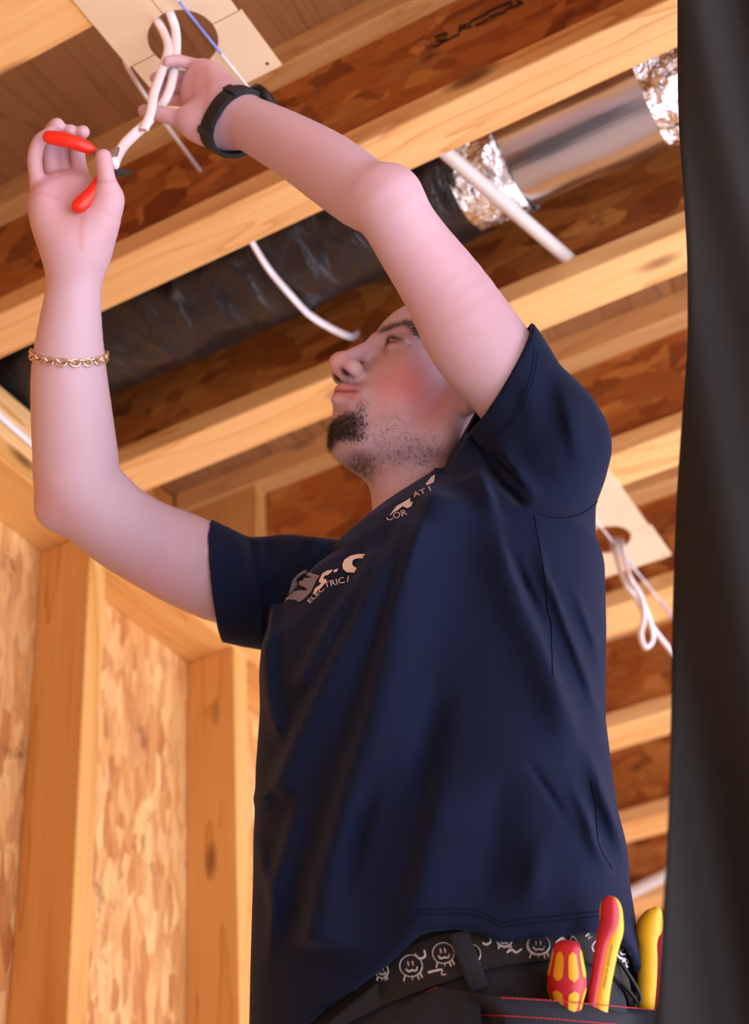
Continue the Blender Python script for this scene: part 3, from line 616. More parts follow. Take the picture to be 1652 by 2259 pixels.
fold([(1035, 990), (1062, 1050), (1085, 1110), (1105, 1180)], .007, 30, 10)
fold([(1217, 802), (1244, 882), (1263, 963), (1282, 1045)], .005, 14, 34)
fold([(1150, 800), (1165, 880), (1180, 960)], .003, 20, 30)
fold([(1120, 1660), (1095, 1820), (1078, 1940), (1065, 2060)], -.0035, 34, 46)
fold([(1200, 1820), (1180, 1920), (1165, 2030)], .004, 30, 30)
fold([(548, 1178), (562, 1250), (577, 1335), (582, 1425)], -.007, 11, 11, 'R', 30)
fold([(592, 1184), (585, 1270), (583, 1400)], -.005, 11, 11, 'R', 30)
fold([(520, 1175), (535, 1240), (560, 1330)], .004, 12, 8, 'R', 30)
fold([(690, 1185), (630, 1245), (597, 1320)], -.006, 8, 10, 'R', 30)
fold([(770, 1205), (690, 1235), (640, 1275)], -.006, 8, 10, 'R', 30)
fold([(720, 1180), (650, 1225), (610, 1290)], .004, 10, 10, 'R', 30)
for F_ in FOLDS: pass
RSA, RSB = P(470, 1275, 1.81), P(640, 1320, 1.865)
def fold_disp(q):
    s = PX(q); x, y = s[:, 0], s[:, 1]; out = np.zeros(len(q)); x0, x1, y0, y1 = x.min(), x.max(), y.min(), y.max()
    wT = np.clip(((q-tcs(q[:, 2]))@TW)/.04+.75, 0, 1); ax = RSB-RSA; t = np.clip(((q-RSA)@ax)/(ax@ax), 0, 1.0); wR = np.clip(((q-RSA-t[:, None]*ax)@-FW)/.03+.6, 0, 1)
    for pl, amp, wl, wr, side, soft in FOLDS:
        M_ = 3*max(wl, wr)
        if pl[:, 0].max()+M_ < x0 or pl[:, 0].min()-M_ > x1 or pl[:, 1].max()+M_ < y0 or pl[:, 1].min()-M_ > y1: continue
        best = np.full(len(q), 1e9); sg = np.zeros(len(q)); al = np.zeros(len(q)); L = 0.; seg = np.linalg.norm(np.diff(pl, axis=0), axis=1); tot = seg.sum()
        for i in range(len(pl)-1):
            a = pl[i]; d = pl[i+1]-a; t = np.clip(((x-a[0])*d[0]+(y-a[1])*d[1])/(d@d+1e-9), 0, 1); dx = x-a[0]-t*d[0]; dy = y-a[1]-t*d[1]; r = np.hypot(dx, dy); m = r < best
            best[m] = r[m]; sg[m] = (d[0]*dy-d[1]*dx)[m]; al[m] = L+t[m]*seg[i]; L += seg[i]
        wd = np.where(sg > 0, wl, wr)          # travelling down the page the left-hand side has sg > 0
        e = np.clip(np.minimum(al, tot-al)/min(soft, .48*tot), 0, 1); e = e*e*(3-2*e)
        out += (1.75 if side == 'T' else 1.0)*amp*np.exp(-(best/wd)**2)*e*(wT if side == 'T' else wR)
    return out
TS = Shape()
TS.fn(lambda q, d: loft(q), .03, 1, tcs(np.array(1.5)), .47)
TS.chain(*pr([(1075, 765, 113, 1.612), (1105, 815, 116, 1.618), (1145, 885, 119, 1.628), (1215, 985, 128, 1.645), (1175, 1050, 128, 1.68)]), .05)
TS.cone(P(1075, 1003, 1.655), P(1190, 985, 1.645), .029, .045, .05)
TS.cone(tp(0, -.02, 1.80), tp(.1, -.02, 1.81), .065, .06, .05)
TS.chain(*pr([(410, 1246, 116, 1.785), (452, 1268, 117, 1.802), (520, 1300, 120, 1.83), (640, 1320, 120, 1.87), (760, 1330, 110, 1.90)]), .045)
TS.cone(P(770, 1262, 1.89), P(650, 1270, 1.87), .028, .035, .05)
BASE = {}
def keep(q, d): BASE['d'] = d; return d-fold_disp(q)
TS.fn(keep, 1, 2, tcs(np.array(1.5)), 9)
# neck opening, then a thin shell with open hem and cuffs
na, nb_ = hd(0, .0, -.07), tp(0, .005, 1.84)
TS.cone(na, nb_, .072, .070, .004, -1)
def cavity(q, d):
    far = np.minimum(np.clip((q[:, 2]-hemz(theta(q))-.10)/.02, 0, 1), np.minimum(np.clip((np.linalg.norm(q-lc, axis=1)-.10)/.02, 0, 1), np.clip((np.linalg.norm(q-rc_, axis=1)-.10)/.02, 0, 1)))
    return np.maximum(d, -(np.maximum(BASE['d'], d)+.0075)-far*.2)
TS.fn(cavity, 1, 2, tcs(np.array(1.5)), 9)
TS.fn(lambda q, d: np.maximum(d, hemz(theta(q))-q[:, 2]), 1, 0, tcs(np.array(1.5)), 9)
la, lb = P(1085, 785, 1.618), P(1150, 890, 1.63); ln = n_(-.87*RT+.48*UP-.10*FW); lc = P(1116, 812, 1.62)
def cutL(q, d): e = (q-lc)@ln; return np.where(np.linalg.norm(q-lc, axis=1) < .13, np.maximum(d, e), d)
ra_, rb2 = P(440, 1262, 1.80), P(540, 1310, 1.835); rn = n_(-RT-.06*UP); rc_ = P(479, 1282, 1.812)
def cutR(q, d): e = (q-rc_)@rn; return np.where(np.linalg.norm(q-rc_, axis=1) < .13, np.maximum(d, e), d)
TS.fn(cutL, 1, 2, lc, 9); TS.fn(cutR, 1, 2, rc_, 9)
for i, p_ in enumerate(TS.p):
    if p_[6] == 0: pass
SV, SQ = TS.mesh(.0032)
SV, SQ = biggest(SV, SQ); SV = relax(SV, SQ, 1, .35)
shirt = under(PERSON, obj('t_shirt', fast_mesh('t_shirt', SV, SQ), 'navy_cloth')); shirt['label'] = 'navy cotton t-shirt with a printed chest logo'
bvh_s = BVHTree.FromPolygons([tuple(v) for v in SV], [tuple(q) for q in SQ])
def cast(bvh, x, y, off=.0008):
    d = ray(x, y); h = bvh.ray_cast(Vector(CAM), Vector(d/np.linalg.norm(d)))
    if h[0] is None: return None
    n = np.array(h[1]); n = -n if n@d > 0 else n
    return np.array(h[0])+n*off
def line_on(bvh, pts, r, name, mat, parent, n=10, off=.0004, dash=None):
    q = [cast(bvh, *a, off) for a in catmull(pts, n)]; runs = [[]]
    for p in q:
        if p is None or (runs[-1] and np.linalg.norm(p-runs[-1][-1]) > .02): runs.append([])
        if p is not None: runs[-1].append(p)
    v = []; f = []
    for rn_ in runs:
        if len(rn_) < 2: continue
        if dash:
            L = np.concatenate([[0], np.cumsum(np.linalg.norm(np.diff(rn_, axis=0), axis=1))]); A = np.array(rn_)
            for s0 in np.arange(0, L[-1]-dash, dash*1.55):
                seg = np.stack([np.interp([s0, s0+dash], L, A[:, k]) for k in range(3)], 1); a, b = tube_data(seg, r, 5); m = len(v); v += a; f += [tuple(i+m for i in t) for t in b]
        else: a, b = tube_data(rn_, r, 6); m = len(v); v += a; f += [tuple(i+m for i in t) for t in b]
    if not v: return None
    o = obj(name, pydata(name, v, f), mat); o.parent = parent
    if dash: o['kind'] = 'stuff'
    return o
def decal_bm(bm, bvh, name, mat, parent, off=.0012, cuts=3, maxe=9.):
    for _ in range(cuts):
        long = [e for e in bm.edges if e.calc_length() > maxe]
        if not long: break
        bmesh.ops.subdivide_edges(bm, edges=long, cuts=1); bmesh.ops.triangulate(bm, faces=bm.faces[:])
    bad = []
    for v in bm.verts:
        p = cast(bvh, v.co.x, v.co.y, off)
        if p is None: bad.append(v)
        else: v.co = p
    bmesh.ops.delete(bm, geom=bad, context='VERTS')
    bmesh.ops.delete(bm, geom=[e for e in bm.edges if e.calc_length() > .05], context='EDGES')
    me = bpy.data.meshes.new(name); bm.to_mesh(me); bm.free(); o = obj(name, me, mat); o.parent = parent; return o
def poly_decal(loops, bvh, name, mat, parent, **k):
    bm = bmesh.new()
    for lp in loops:
        vs = [bm.verts.new((x, y, 0)) for x, y in lp]
        for i in range(len(vs)): bm.edges.new((vs[i], vs[(i+1) % len(vs)]))
    bmesh.ops.triangle_fill(bm, use_beauty=True, use_dissolve=False, edges=bm.edges[:]); return decal_bm(bm, bvh, name, mat, parent, **k)
def text_decal(txt, p0, p1, hgt, bvh, name, mat, parent, slant=0., bold=0., **k):
    cu = bpy.data.curves.new('t', 'FONT'); cu.body = txt; cu.resolution_u = 3; cu.offset = bold; to = bpy.data.objects.new('t', cu); COL.objects.link(to); dg = bpy.context.evaluated_depsgraph_get(); dg.update(); me = bpy.data.meshes.new_from_object(to.evaluated_get(dg)); bpy.data.objects.remove(to)
    bm = bmesh.new(); bm.from_mesh(me); bmesh.ops.triangulate(bm, faces=bm.faces[:]); xs = [v.co.x for v in bm.verts]; x0, x1 = min(xs), max(xs)
    p0 = np.array(p0, float); p1 = np.array(p1, float); u = p1-p0; nrm = np.array([u[1], -u[0]])/np.linalg.norm(u)
    for v in bm.verts: q = p0+u*((v.co.x-x0)/(x1-x0)+slant*v.co.y)+nrm*(v.co.y/.7*hgt); v.co = (q[0], q[1], 0)
    return decal_bm(bm, bvh, name, mat, parent, **k)
Z2 = lambda l: [(540+a*.2785, 1140+b*.2785) for a, b in l]
Z3 = lambda l: [(540+a*.339, 1000+b*.339) for a, b in l]
poly_decal([Z2([(325, 675), (340, 620), (355, 575), (375, 505), (420, 460), (470, 430), (500, 430), (545, 455), (600, 472), (575, 505), (555, 550), (530, 600), (480, 650), (440, 680), (395, 660), (350, 658)]),
            Z2([(385, 522), (430, 475), (470, 450), (500, 470), (545, 485), (480, 490), (430, 500)]), Z2([(362, 602), (400, 555), (440, 545), (480, 560), (505, 588), (440, 585), (390, 597)])], bvh_s, 'logo_mark', 'print_grey', shirt)
poly_decal([Z2([(598, 500), (620, 455), (660, 430), (705, 424), (690, 445), (660, 468), (640, 470), (628, 492), (655, 505), (648, 525), (625, 552), (590, 582), (562, 612), (545, 620), (560, 572), (600, 545), (612, 530), (592, 520)])], bvh_s, 'logo_letter', 'print_white', shirt)
poly_decal([Z2([(708, 428), (745, 415), (737, 438), (714, 446)])], bvh_s, 'logo_letter', 'print_white', shirt)
poly_decal([Z2([(960, 300), (900, 300), (840, 315), (795, 345), (778, 385), (785, 420), (815, 445), (872, 448), (895, 410), (880, 405), (862, 390), (855, 370), (865, 345), (895, 335), (938, 335)])], bvh_s, 'logo_letter', 'print_white', shirt)
poly_decal([Z3([(948, 405), (990, 350), (1050, 315), (1082, 295), (1080, 325), (1100, 318), (1088, 350), (1060, 365), (1030, 350), (1000, 375)])], bvh_s, 'logo_letter', 'print_white', shirt)
poly_decal([Z3([(1180, 205), (1215, 160), (1240, 145), (1230, 195), (1190, 215)])], bvh_s, 'logo_letter', 'print_white', shirt)
text_decal('ELEC', *Z2([(522, 690), (640, 578)]), 9, bvh_s, 'logo_text', 'print_white', shirt); text_decal('TRIC', *Z2([(640, 568), (800, 526)]), 13, bvh_s, 'logo_text', 'print_white', shirt); text_decal('/', *Z2([(815, 522), (845, 512)]), 12, bvh_s, 'logo_text', 'print_white', shirt)
text_decal('COR', *Z3([(930, 447), (1062, 405)]), 13, bvh_s, 'logo_text', 'print_white', shirt); text_decal('AT', *Z3([(1105, 292), (1185, 262)]), 11, bvh_s, 'logo_text', 'print_white', shirt); text_decal('I', *Z3([(1207, 252), (1214, 249)]), 11, bvh_s, 'logo_text', 'print_white', shirt)
# seams and double stitching
for off_ in (32, 43): line_on(bvh_s, [(x, y-off_-(0 if x > 930 else 8)) for x, y in hem_px[5:-1]], .00035, 'stitching', 'navy_thread', shirt, dash=.0022)
Z6 = lambda l: [(950+a*.2724, 650+b*.2724) for a, b in l]
line_on(bvh_s, Z6([(545, 1130), (640, 1010), (740, 830), (810, 640), (840, 430)]), .00035, 'stitching', 'navy_thread', shirt, dash=.0022); line_on(bvh_s, Z6([(570, 1145), (680, 1010), (775, 830), (840, 640), (866, 450)]), .00035, 'stitching', 'navy_thread', shirt, dash=.0022)
line_on(bvh_s, Z6([(860, 1770), (960, 1800), (1080, 1808), (1200, 1785), (1310, 1710), (1400, 1610), (1450, 1500)]), .0004, 'seam', 'navy_thread', shirt)
Z4 = lambda l: [(900+a*.3148, 1100+b*.3148) for a, b in l]
line_on(bvh_s, Z4([(880, 110), (905, 250), (935, 420), (965, 600), (975, 780), (1000, 870), (1005, 1050), (1012, 1240)]), .00035, 'seam', 'navy_thread', shirt)
line_on(bvh_s, [(1303, 1720), (1313, 1780), (1320, 1860), (1350, 1918)], .00035, 'seam', 'navy_thread', shirt)

# ------------------------------------------------------------------ trousers, belt, pocket
TT = TAB.copy(); TT[:, 1] -= .016; TT[:, 2] -= .022
FZ = .34
GS = Shape(); 
GS.fn(lambda q, d: np.maximum(loft(q, 0, TT), np.maximum(q[:, 2]-1.425, 1.14-q[:, 2])), .03, 1, tcs(np.array(1.28)), .26)
for s_ in (1, -1): GS.chain([tcs(np.array(1.17))+s_*.085*TL, tcs(np.array(1.0))+s_*.10*TL, tcs(np.array(.80))+s_*.11*TL+.015*TF, tcs(np.array(.55))+s_*.12*TL, tcs(np.array(FZ+.12))+s_*.125*TL-.01*TF], [.105, .10, .078, .07, .066], .05)
gv, gq = GS.mesh(.007); under(PERSON, obj('trousers', fast_mesh('trousers', gv, gq), 'trouser'))['label'] = 'dark navy work trousers'
bvh_g = BVHTree.FromPolygons([tuple(v) for v in gv], [tuple(q) for q in gq])
for s_ in (1, -1):
    BS = Shape(); c_ = tcs(np.array(FZ+.05))+s_*.125*TL-.01*TF
    BS.cone(c_+[0, 0, .0], c_+[0, 0, .14], .052, .056, .02); BS.chain([c_-.04*TF+[0, 0, -.005], c_+.06*TF+[0, 0, -.008], c_+.17*TF+[0, 0, -.012]], [.045, .045, .036], .03)
    BS.fn(lambda q, d: np.maximum(d, FZ+.002-q[:, 2]), 1, 2, c_, 9); bv_, bq_ = BS.mesh(.006); under(PERSON, obj('boot', fast_mesh('boot', bv_, bq_), 'boot'))
# hop-up platform under the feet (below the frame)
hop = empty('work_platform', (-.60, 1.30, 0)); tag(hop, 'low aluminium hop-up platform under the work boots', 'platform')
box('deck', -1.1, -.1, 1.02, 1.62, FZ-.045, FZ, 'platform_alu', hop)
for x in (-1.06, -.17):
    for y in (1.06, 1.56): box('leg', x-.0, x+.03, y-.015, y+.015, 0, FZ-.044, 'platform_alu', hop, 'z')
# belt: woven band following the waist
bpx = [(700, 2290), (800, 2240), (880, 2206), (1000, 2162), (1100, 2133), (1200, 2121), (1300, 2126), (1400, 2146)]
bh = [loft_hit(x, y, .004, TT) for x, y in bpx]; bh = [q for q in bh if q is not None]; bt = np.array([theta(q) for q in bh]); bz = np.array([q[2] for q in bh]); o_ = np.argsort(bt); bt, bz = bt[o_], bz[o_]
def beltz(t): tt = np.concatenate([[bt[0]-1.2], bt, [bt[0]+2*math.pi-1.2]]); zz = np.concatenate([[bz.mean()], bz, [bz.mean()]]); t = np.where(t < tt[0], t+2*math.pi, t); return np.interp(t, tt, zz)
def ring_pt(t, z, off):
    ra, rb, oa, ob = [np.interp(z, TT[:, 0], TT[:, i]) for i in (1, 2, 3, 4)]
    # invert polar angle about the slice centre
    a = (ra+off)*math.cos(t); b = (rb+off)*math.sin(t); return tcs(np.array(z))+(oa+a)*TL+(ob+b)*TF
bv = []; N_ = 160
for k in range(N_):
    t_ = 2*math.pi*k/N_; p0 = ring_pt(t_, 1.36, .004); th_ = theta(p0); z0 = float(beltz(th_))
    for z, o2 in ((z0, .002), (z0, .0055), (z0+.040, .0055), (z0+.040, .002)): bv.append(ring_pt(t_, z, o2))
bf = [(4*k+i, 4*((k+1) % N_)+i, 4*((k+1) % N_)+(i+1) % 4, 4*k+(i+1) % 4) for k in range(N_) for i in range(4)]
belt = under(PERSON, obj('belt', pydata('belt', bv, bf, False), 'belt_web')); belt['label'] = 'black woven belt with white dripping smiley faces'
bvh_b = BVHTree.FromPolygons([tuple(v) for v in bv], bf)
def bline(pts, r=.0011, n=5):
    q = [cast(bvh_b, *a, .0004) for a in catmull(pts, n)]; q = [p for p in q if p is not None]
    if len(q) > 2: o = tube('belt_print', q, r, 'reflect_white', seg=5, flat_=.3); o.parent = belt; return o
def smiley(cx, cy, rx, ry, tilt=0):
    c, s = math.cos(tilt), math.sin(tilt); T_ = lambda u, v: (cx+rx*(u*c-v*s), cy+ry*(u*s+v*c))
    bline([T_(math.cos(a), math.sin(a)) for a in np.linspace(.15, 2*math.pi+.1, 16)], .0013, 2)
    for u in (-.28, .12): bline([T_(u, -.42), T_(u+.06, -.2), T_(u+.04, 0)], .0013, 3)
    bline([T_(-.5, .22), T_(-.25, .5), T_(.1, .42), T_(.4, .5), T_(.55, .12)], .001, 3)
    for u, v in ((-.75, 1.35), (0, 1.3), (.55, 1.35), (.85, 1.2)): bline([T_(u*.8, math.sqrt(max(0, 1-(u*.8)**2))), T_(u, v-.1), T_(u, v)], .0013, 2)
for a in ((907, 2131, 25, 24, -.1), (978, 2103, 24, 23, -.1), (1040, 2105, 20, 21, -.05), (1187, 2085, 25, 22, 0), (1376, 2096, 18, 20, .15), (843, 2142, 14, 16, 0), (1112, 2075, 17, 14, 0)): smiley(*a)
bline([(944, 2146), (960, 2142), (975, 2140), (974, 2150), (984, 2150)]); bline([(915, 2105), (925, 2115), (938, 2110), (936, 2096)]); bline([(1117, 2102), (1128, 2096), (1138, 2102), (1150, 2094)]); bline([(1064, 2080), (1072, 2084), (1082, 2078), (1080, 2068)]); bline([(1370, 2122), (1378, 2120), (1381, 2132), (1390, 2134)]); bline([(1225, 2080), (1240, 2070), (1252, 2084), (1262, 2066), (1278, 2090)], .0013); bline([(1290, 2066), (1298, 2060), (1296, 2072), (1304, 2066)]); bline([(1308, 2100), (1304, 2088), (1312, 2076), (1320, 2074)])
# buckle
def slab(name, px, d, th, mat, parent=None, bev=0.0):
    """flat outline (pixel, depth) given thickness along the view"""
    a = [P(x, y, d if np.isscalar(d) else d[i]) for i, (x, y) in enumerate(px)]; b = [p+FW*th for p in a]; m = len(a)
    bm = bmesh.new(); v = [bm.verts.new(p) for p in a+b]
    for f in [tuple(range(m)), tuple(range(m, 2*m))[::-1]]+[(k, (k+1) % m, m+(k+1) % m, m+k) for k in range(m)]: bm.faces.new([v[i] for i in f])
    bmesh.ops.recalc_face_normals(bm, faces=bm.faces[:])
    if bev: bmesh.ops.bevel(bm, geom=bm.edges[:], offset=bev, segments=2, affect='EDGES', clamp_overlap=True)
    me = bpy.data.meshes.new(name); bm.to_mesh(me); bm.free(); o = obj(name, me, mat)
    if parent is not None: under(parent, o)
    return o
def dep(x, y, off=0., bvh=None):
    h = cast(bvh or bvh_g, x, y, 0); return (PX(h)[2] if h is not None else 1.45)-off
bk = slab('buckle', [(700, 2290), (735, 2246), (833, 2168), (838, 2208), (852, 2214), (840, 2222), (760, 2262)], dep(790, 2250, .012), .006, 'black_plastic', None, .0012); bk.parent = belt
# belt loop
q = [cast(bvh_b, x, y, .0035) for x, y in ((1012, 2060), (1022, 2090), (1035, 2125), (1047, 2150))]; q = [p for p in q if p is not None]
if len(q) > 1: q.append(cast(bvh_g, 1056, 2184, .003)); v, f = tube_data(catmull(q, 4), .0085, 8, flat_=.22, upv=RT); under(PERSON, obj('belt_loop', pydata('belt_loop', v, f), 'trouser'))
# pocket for tools on the hip
top = [(1058, 2196), (1130, 2199), (1200, 2203), (1280, 2210), (1360, 2217), (1450, 2226), (1530, 2236)]
def sheet(name, grid, th, mat, parent):
    R_, C_ = len(grid), len(grid[0]); v = [p for r in grid for p in r]; v2 = [p+FW*th for p in v]; n = R_*C_
    f = [(i*C_+j, i*C_+j+1, (i+1)*C_+j+1, (i+1)*C_+j) for i in range(R_-1) for j in range(C_-1)]; g = [tuple(k+n for k in q)[::-1] for q in f]
    ed = [(0, 0, 1, 0)]
    rim = [(j, j+1) for j in range(C_-1)]+[(i*C_+C_-1, (i+1)*C_+C_-1) for i in range(R_-1)]+[((R_-1)*C_+j+1, (R_-1)*C_+j) for j in range(C_-1)][::-1]+[((i+1)*C_, i*C_) for i in range(R_-1)][::-1]
    g += [(b, a, a+n, b+n) for a, b in rim]
    o = obj(name, pydata(name, v+v2, f+g, True), mat)
    if parent is not None: under(parent, o)
    return o
tp_ = catmull([(x, y, 0) for x, y in top], 4)[:, :2]
def pd(x, y): return dep(min(max(x, 700), 1385), min(y, 2240))-.030*min(1, max(0, (x-1052)/60))-.002
g_ = [[P(x+(yy-y)*.02, yy if i else y, pd(x, y)-.0*i) for x, y in tp_] for i, yy in enumerate([0, 2240, 2300, 2420, 2520])]
pocket = sheet('tool_pocket', g_, .003, 'trouser', PERSON); pocket['label'] = 'navy hip tool pocket with red stitching'
for dy in (3, 43):
    pts_ = [P(x, y+dy, pd(x, y)-.0012) for x, y in tp_]; v = []; f = []; L = np.concatenate([[0], np.cumsum(np.linalg.norm(np.diff(pts_, axis=0), axis=1))]); A = np.array(pts_)
    for s0 in np.arange(0, L[-1]-.003, .0042): seg = np.stack([np.interp([s0, s0+.0031], L, A[:, k]) for k in range(3)], 1); a, b = tube_data(seg, .0005, 5); m = len(v); v += a; f += [tuple(i+m for i in t) for t in b]
    o = obj('red_stitching', pydata('red_stitching', v, f), 'red_thread'); o['kind'] = 'stuff'; o.parent = pocket
g_ = [[P(x, y+dy, dep(x, 2230)-.004-.010*(x > 1020)) for x, y in ((880, 2224), (930, 2196), (968, 2179), (1010, 2188), (1060, 2197))] for dy in (0, 60, 160)]
sheet('front_pocket', g_, .003, 'trouser', PERSON)
o = tube('bar_tack', [P(942, 2190, dep(950, 2185)-.006), P(967, 2179, dep(960, 2185)-.006)], .0012, 'red_thread', seg=6); under(PERSON, o)
# ------------------------------------------------------------------ tools in the pocket
DT = pd(1250, 2205)+.016
scr = empty('screwdriver', P(1250, 2205, DT)); tag(scr, 'red and yellow insulated screwdriver handle sticking out of the hip pocket', 'screwdriver')
p0 = P(1249, 2340, DT+.004); p1 = P(1251, 2077, DT); Lh = np.linalg.norm(p1-p0); ax = (p1-p0)/Lh; mm = DT/FPX
def hh(y): return (2340-y)*mm*Lh/((2340-2077)*mm)
prof = [(hh(y), r*mm) for y, r in ((2340, 12), (2262, 14), (2250, 24), (2230, 30), (2205, 35.5), (2185, 41), (2168, 43.5), (2152, 42), (2130, 37.5), (2110, 33.5), (2095, 30.5), (2086, 28), (2080, 22), (2077, 10))]
v, f = lathe_data(p0, ax, prof, 36); under(scr, obj('handle', pydata('handle', v, f, True), 'tool_red'))
e1 = n_(-FW-ax*(-FW@ax)); e2 = np.cross(ax, e1); PH = np.array(prof)
for ya, yb, wd in ((2090, 2153, .30), (2172, 2225, .30)):
    for k in range(7):
        a0 = k*2*math.pi/7+.26; v = []; nn = 9; mm_ = 7
        for i in range(nn):
            u = -1+2*i/(nn-1); h_ = hh(ya+(yb-ya)*(u+1)/2); r_ = np.interp(h_, PH[:, 0], PH[:, 1])+.0005; half = wd*math.sqrt(max(0, 1-abs(u)**5))+.001
            for j in range(mm_): a = a0+half*(-1+2*j/(mm_-1)); v.append(p0+ax*h_+r_*(math.cos(a)*e1+math.sin(a)*e2))
        f = [(i*mm_+j, i*mm_+j+1, (i+1)*mm_+j+1, (i+1)*mm_+j) for i in range(nn-1) for j in range(mm_-1)]; under(scr, obj('grip_inlay', pydata('grip_inlay', v, f, True), 'tool_yellow'))
v, f = lathe_data(p0-ax*.10, ax, [(0, .003), (.102, .003)], 10); under(scr, obj('shaft', pydata('shaft', v, f, True), 'steel'))
def grip(root, name, l, mat, flat_=.8):
    a = catmull([np.append(P(x, y, d), r*d/FPX) for x, y, r, d in l], 6); v, f = tube_data(a[:, :3], a[:, 3], 20, flat_=flat_, upv=RT); return under(root, obj(name, pydata(name, v, f, True), mat))
D1 = pd(1330, 2210)+.016
pl1 = empty('insulated_pliers', P(1320, 2205, D1)); tag(pl1, 'insulated pliers with a red and yellow handle standing in the hip pocket', 'pliers', 'insulated pliers in the hip pocket')
g1 = grip(pl1, 'handle', [(1344, 1977, 4, D1), (1345, 1985, 17, D1), (1347, 2005, 25, D1), (1349, 2035, 26.5, D1), (1349, 2055, 26, D1), (1343, 2075, 26, D1), (1337, 2105, 24.5, D1), (1330, 2145, 23.5, D1), (1323, 2185, 23.5, D1), (1318, 2225, 23.5, D1), (1312, 2280, 22, D1)], 'tool_yellow')
grip(pl1, 'handle_inlay', [(1342, 1976, 3, D1-.005), (1343, 1984, 14, D1-.005), (1345, 2005, 19.5, D1-.006), (1344, 2032, 20.5, D1-.006), (1337, 2052, 18, D1-.006), (1329, 2075, 14.5, D1-.006), (1323, 2105, 13, D1-.006), (1316, 2145, 12, D1-.006), (1309, 2185, 11.5, D1-.006), (1303, 2225, 11, D1-.006), (1298, 2280, 11, D1-.005)], 'tool_red', .75)
bvh_1 = BVHTree.FromPolygons([v.co[:] for v in g1.data.vertices], [tuple(p.vertices) for p in g1.data.polygons])
o = text_decal('industrial electrician', (1334, 2180), (1352, 2084), 6, bvh_1, 'handle_print', 'grip_print', g1, off=.0003)
D3 = pd(1385, 2215)+.018
pl2 = empty('insulated_pliers', P(1430, 2215, D3)); tag(pl2, 'insulated pliers with a plain yellow handle beside the black drape', 'pliers', 'insulated pliers in the hip pocket')
grip(pl2, 'handle', [(1446, 2001, 4, D3), (1446, 2008, 14, D3), (1440, 2025, 24, D3), (1433, 2045, 30, D3), (1430, 2058, 29, D3), (1431, 2075, 26, D3), (1432, 2110, 26, D3), (1431, 2160, 25, D3), (1427, 2225, 23, D3), (1424, 2285, 22, D3)], 'tool_yellow')
grip(pl2, 'handle_inlay', [(1456, 2050, 5, D3-.003), (1455, 2080, 12, D3-.004), (1453, 2120, 11, D3-.004), (1451, 2170, 10, D3-.004), (1448, 2240, 9, D3-.004)], 'tool_red', .7)
cb = [(1354, 2120), (1358, 2140), (1362, 2158), (1380, 2178), (1395, 2196), (1408, 2212), (1412, 2198), (1400, 2172), (1385, 2148), (1372, 2128), (1360, 2116)]
tag(tube('carabiner', catmull([P(x, y, pd(1380, 2215)+.014) for x, y in cb+cb[:1]], 4), .0019, 'black_plastic', seg=8), 'black carabiner clip hanging between the two pliers', 'carabiner')

# ------------------------------------------------------------------ watch and bracelet
def surf_r(c, u, r0=.015, r1=.07):
    t = np.linspace(r0, r1, 300); d = S.eval(c+t[:, None]*u); i = np.where(d > 0)[0]; return t[i[0]] if len(i) else r1
def arm_axis(A, B): return n_(B-A)
wc = P(531, 264, 1.792); wa = arm_axis(P(515, 258, 1.80), P(650, 325, 1.72)); w1 = n_(-FW-wa*(-FW@wa)); w2 = np.cross(wa, w1); wr_ = .001
watch = empty('wrist_watch', wc); watch.parent = PERSON; watch.matrix_parent_inverse = Matrix.Translation(PERSON.location).inverted(); watch['label'] = 'black rubber wrist watch'
def wring(r0, r1, hw, a0, a1, n=60, c=wc):
    v = []
    for i in range(n+1):
        a = a0+(a1-a0)*i/n; u = math.cos(a)*w1+math.sin(a)*w2
        sr = [max(surf_r(c+wa*h, u) for h in (-hw, 0, hw))]; rr_ = sr[0]
        for r, h in ((r0-.003, -hw), (r1, -hw*.92), (r1, hw*.92), (r0-.003, hw)): v.append(c+u*(rr_+r)+wa*h)
    f = [(4*i+k, 4*i+(k+1) % 4, 4*(i+1)+(k+1) % 4, 4*(i+1)+k) for i in range(n) for k in range(4)]; f += [(3, 2, 1, 0), (4*n, 4*n+1, 4*n+2, 4*n+3)]; return v, f
upd = n_(UP-wa*(UP@wa)); ac = math.atan2(upd@w2, upd@w1); sgn = 1 if ac > 0 else -1; ac = ac+sgn*.75       # case on the far upper side of the wrist
v, f = wring(wr_, wr_+.0028, .0105, 0, 2*math.pi, 72); under(watch, obj('strap', pydata('strap', v, f), 'black_rubber'))
v, f = wring(wr_+.001, wr_+.0052, .0045, -.10+.45*sgn, .10+.45*sgn, 8, wc-wa*.0); v = [np.asarray(q) for q in v]; v, f = wring(wr_+.001, wr_+.005, .012, .35*sgn, .62*sgn, 8); under(watch, obj('keeper_loop', pydata('keeper_loop', v, f), 'black_rubber'))
v, f = wring(wr_+.001, wr_+.0045, .0118, -.95*sgn, -.80*sgn, 8); under(watch, obj('buckle', pydata('buckle', v, f), 'black_plastic'))
for k in range(6):
    a = (-.65+.16*k)*sgn; u = math.cos(a)*w1+math.sin(a)*w2; v, f = lathe_data(wc+u*(max(surf_r(wc+wa*h, u) for h in (-.0105, 0, .0105))+.0035), u, [(0, .0012), (.0008, .0012)], 8); under(watch, obj('strap_hole', pydata('strap_hole', v, f), 'ink'))
u = math.cos(ac)*w1+math.sin(ac)*w2; v, f = lathe_data(wc+u*(surf_r(wc, u)-.002), u, [(0, .019), (.004, .0215), (.009, .0215), (.011, .019), (.0115, .001)], 32); under(watch, obj('case', pydata('case', v, f, True), 'black_plastic'))
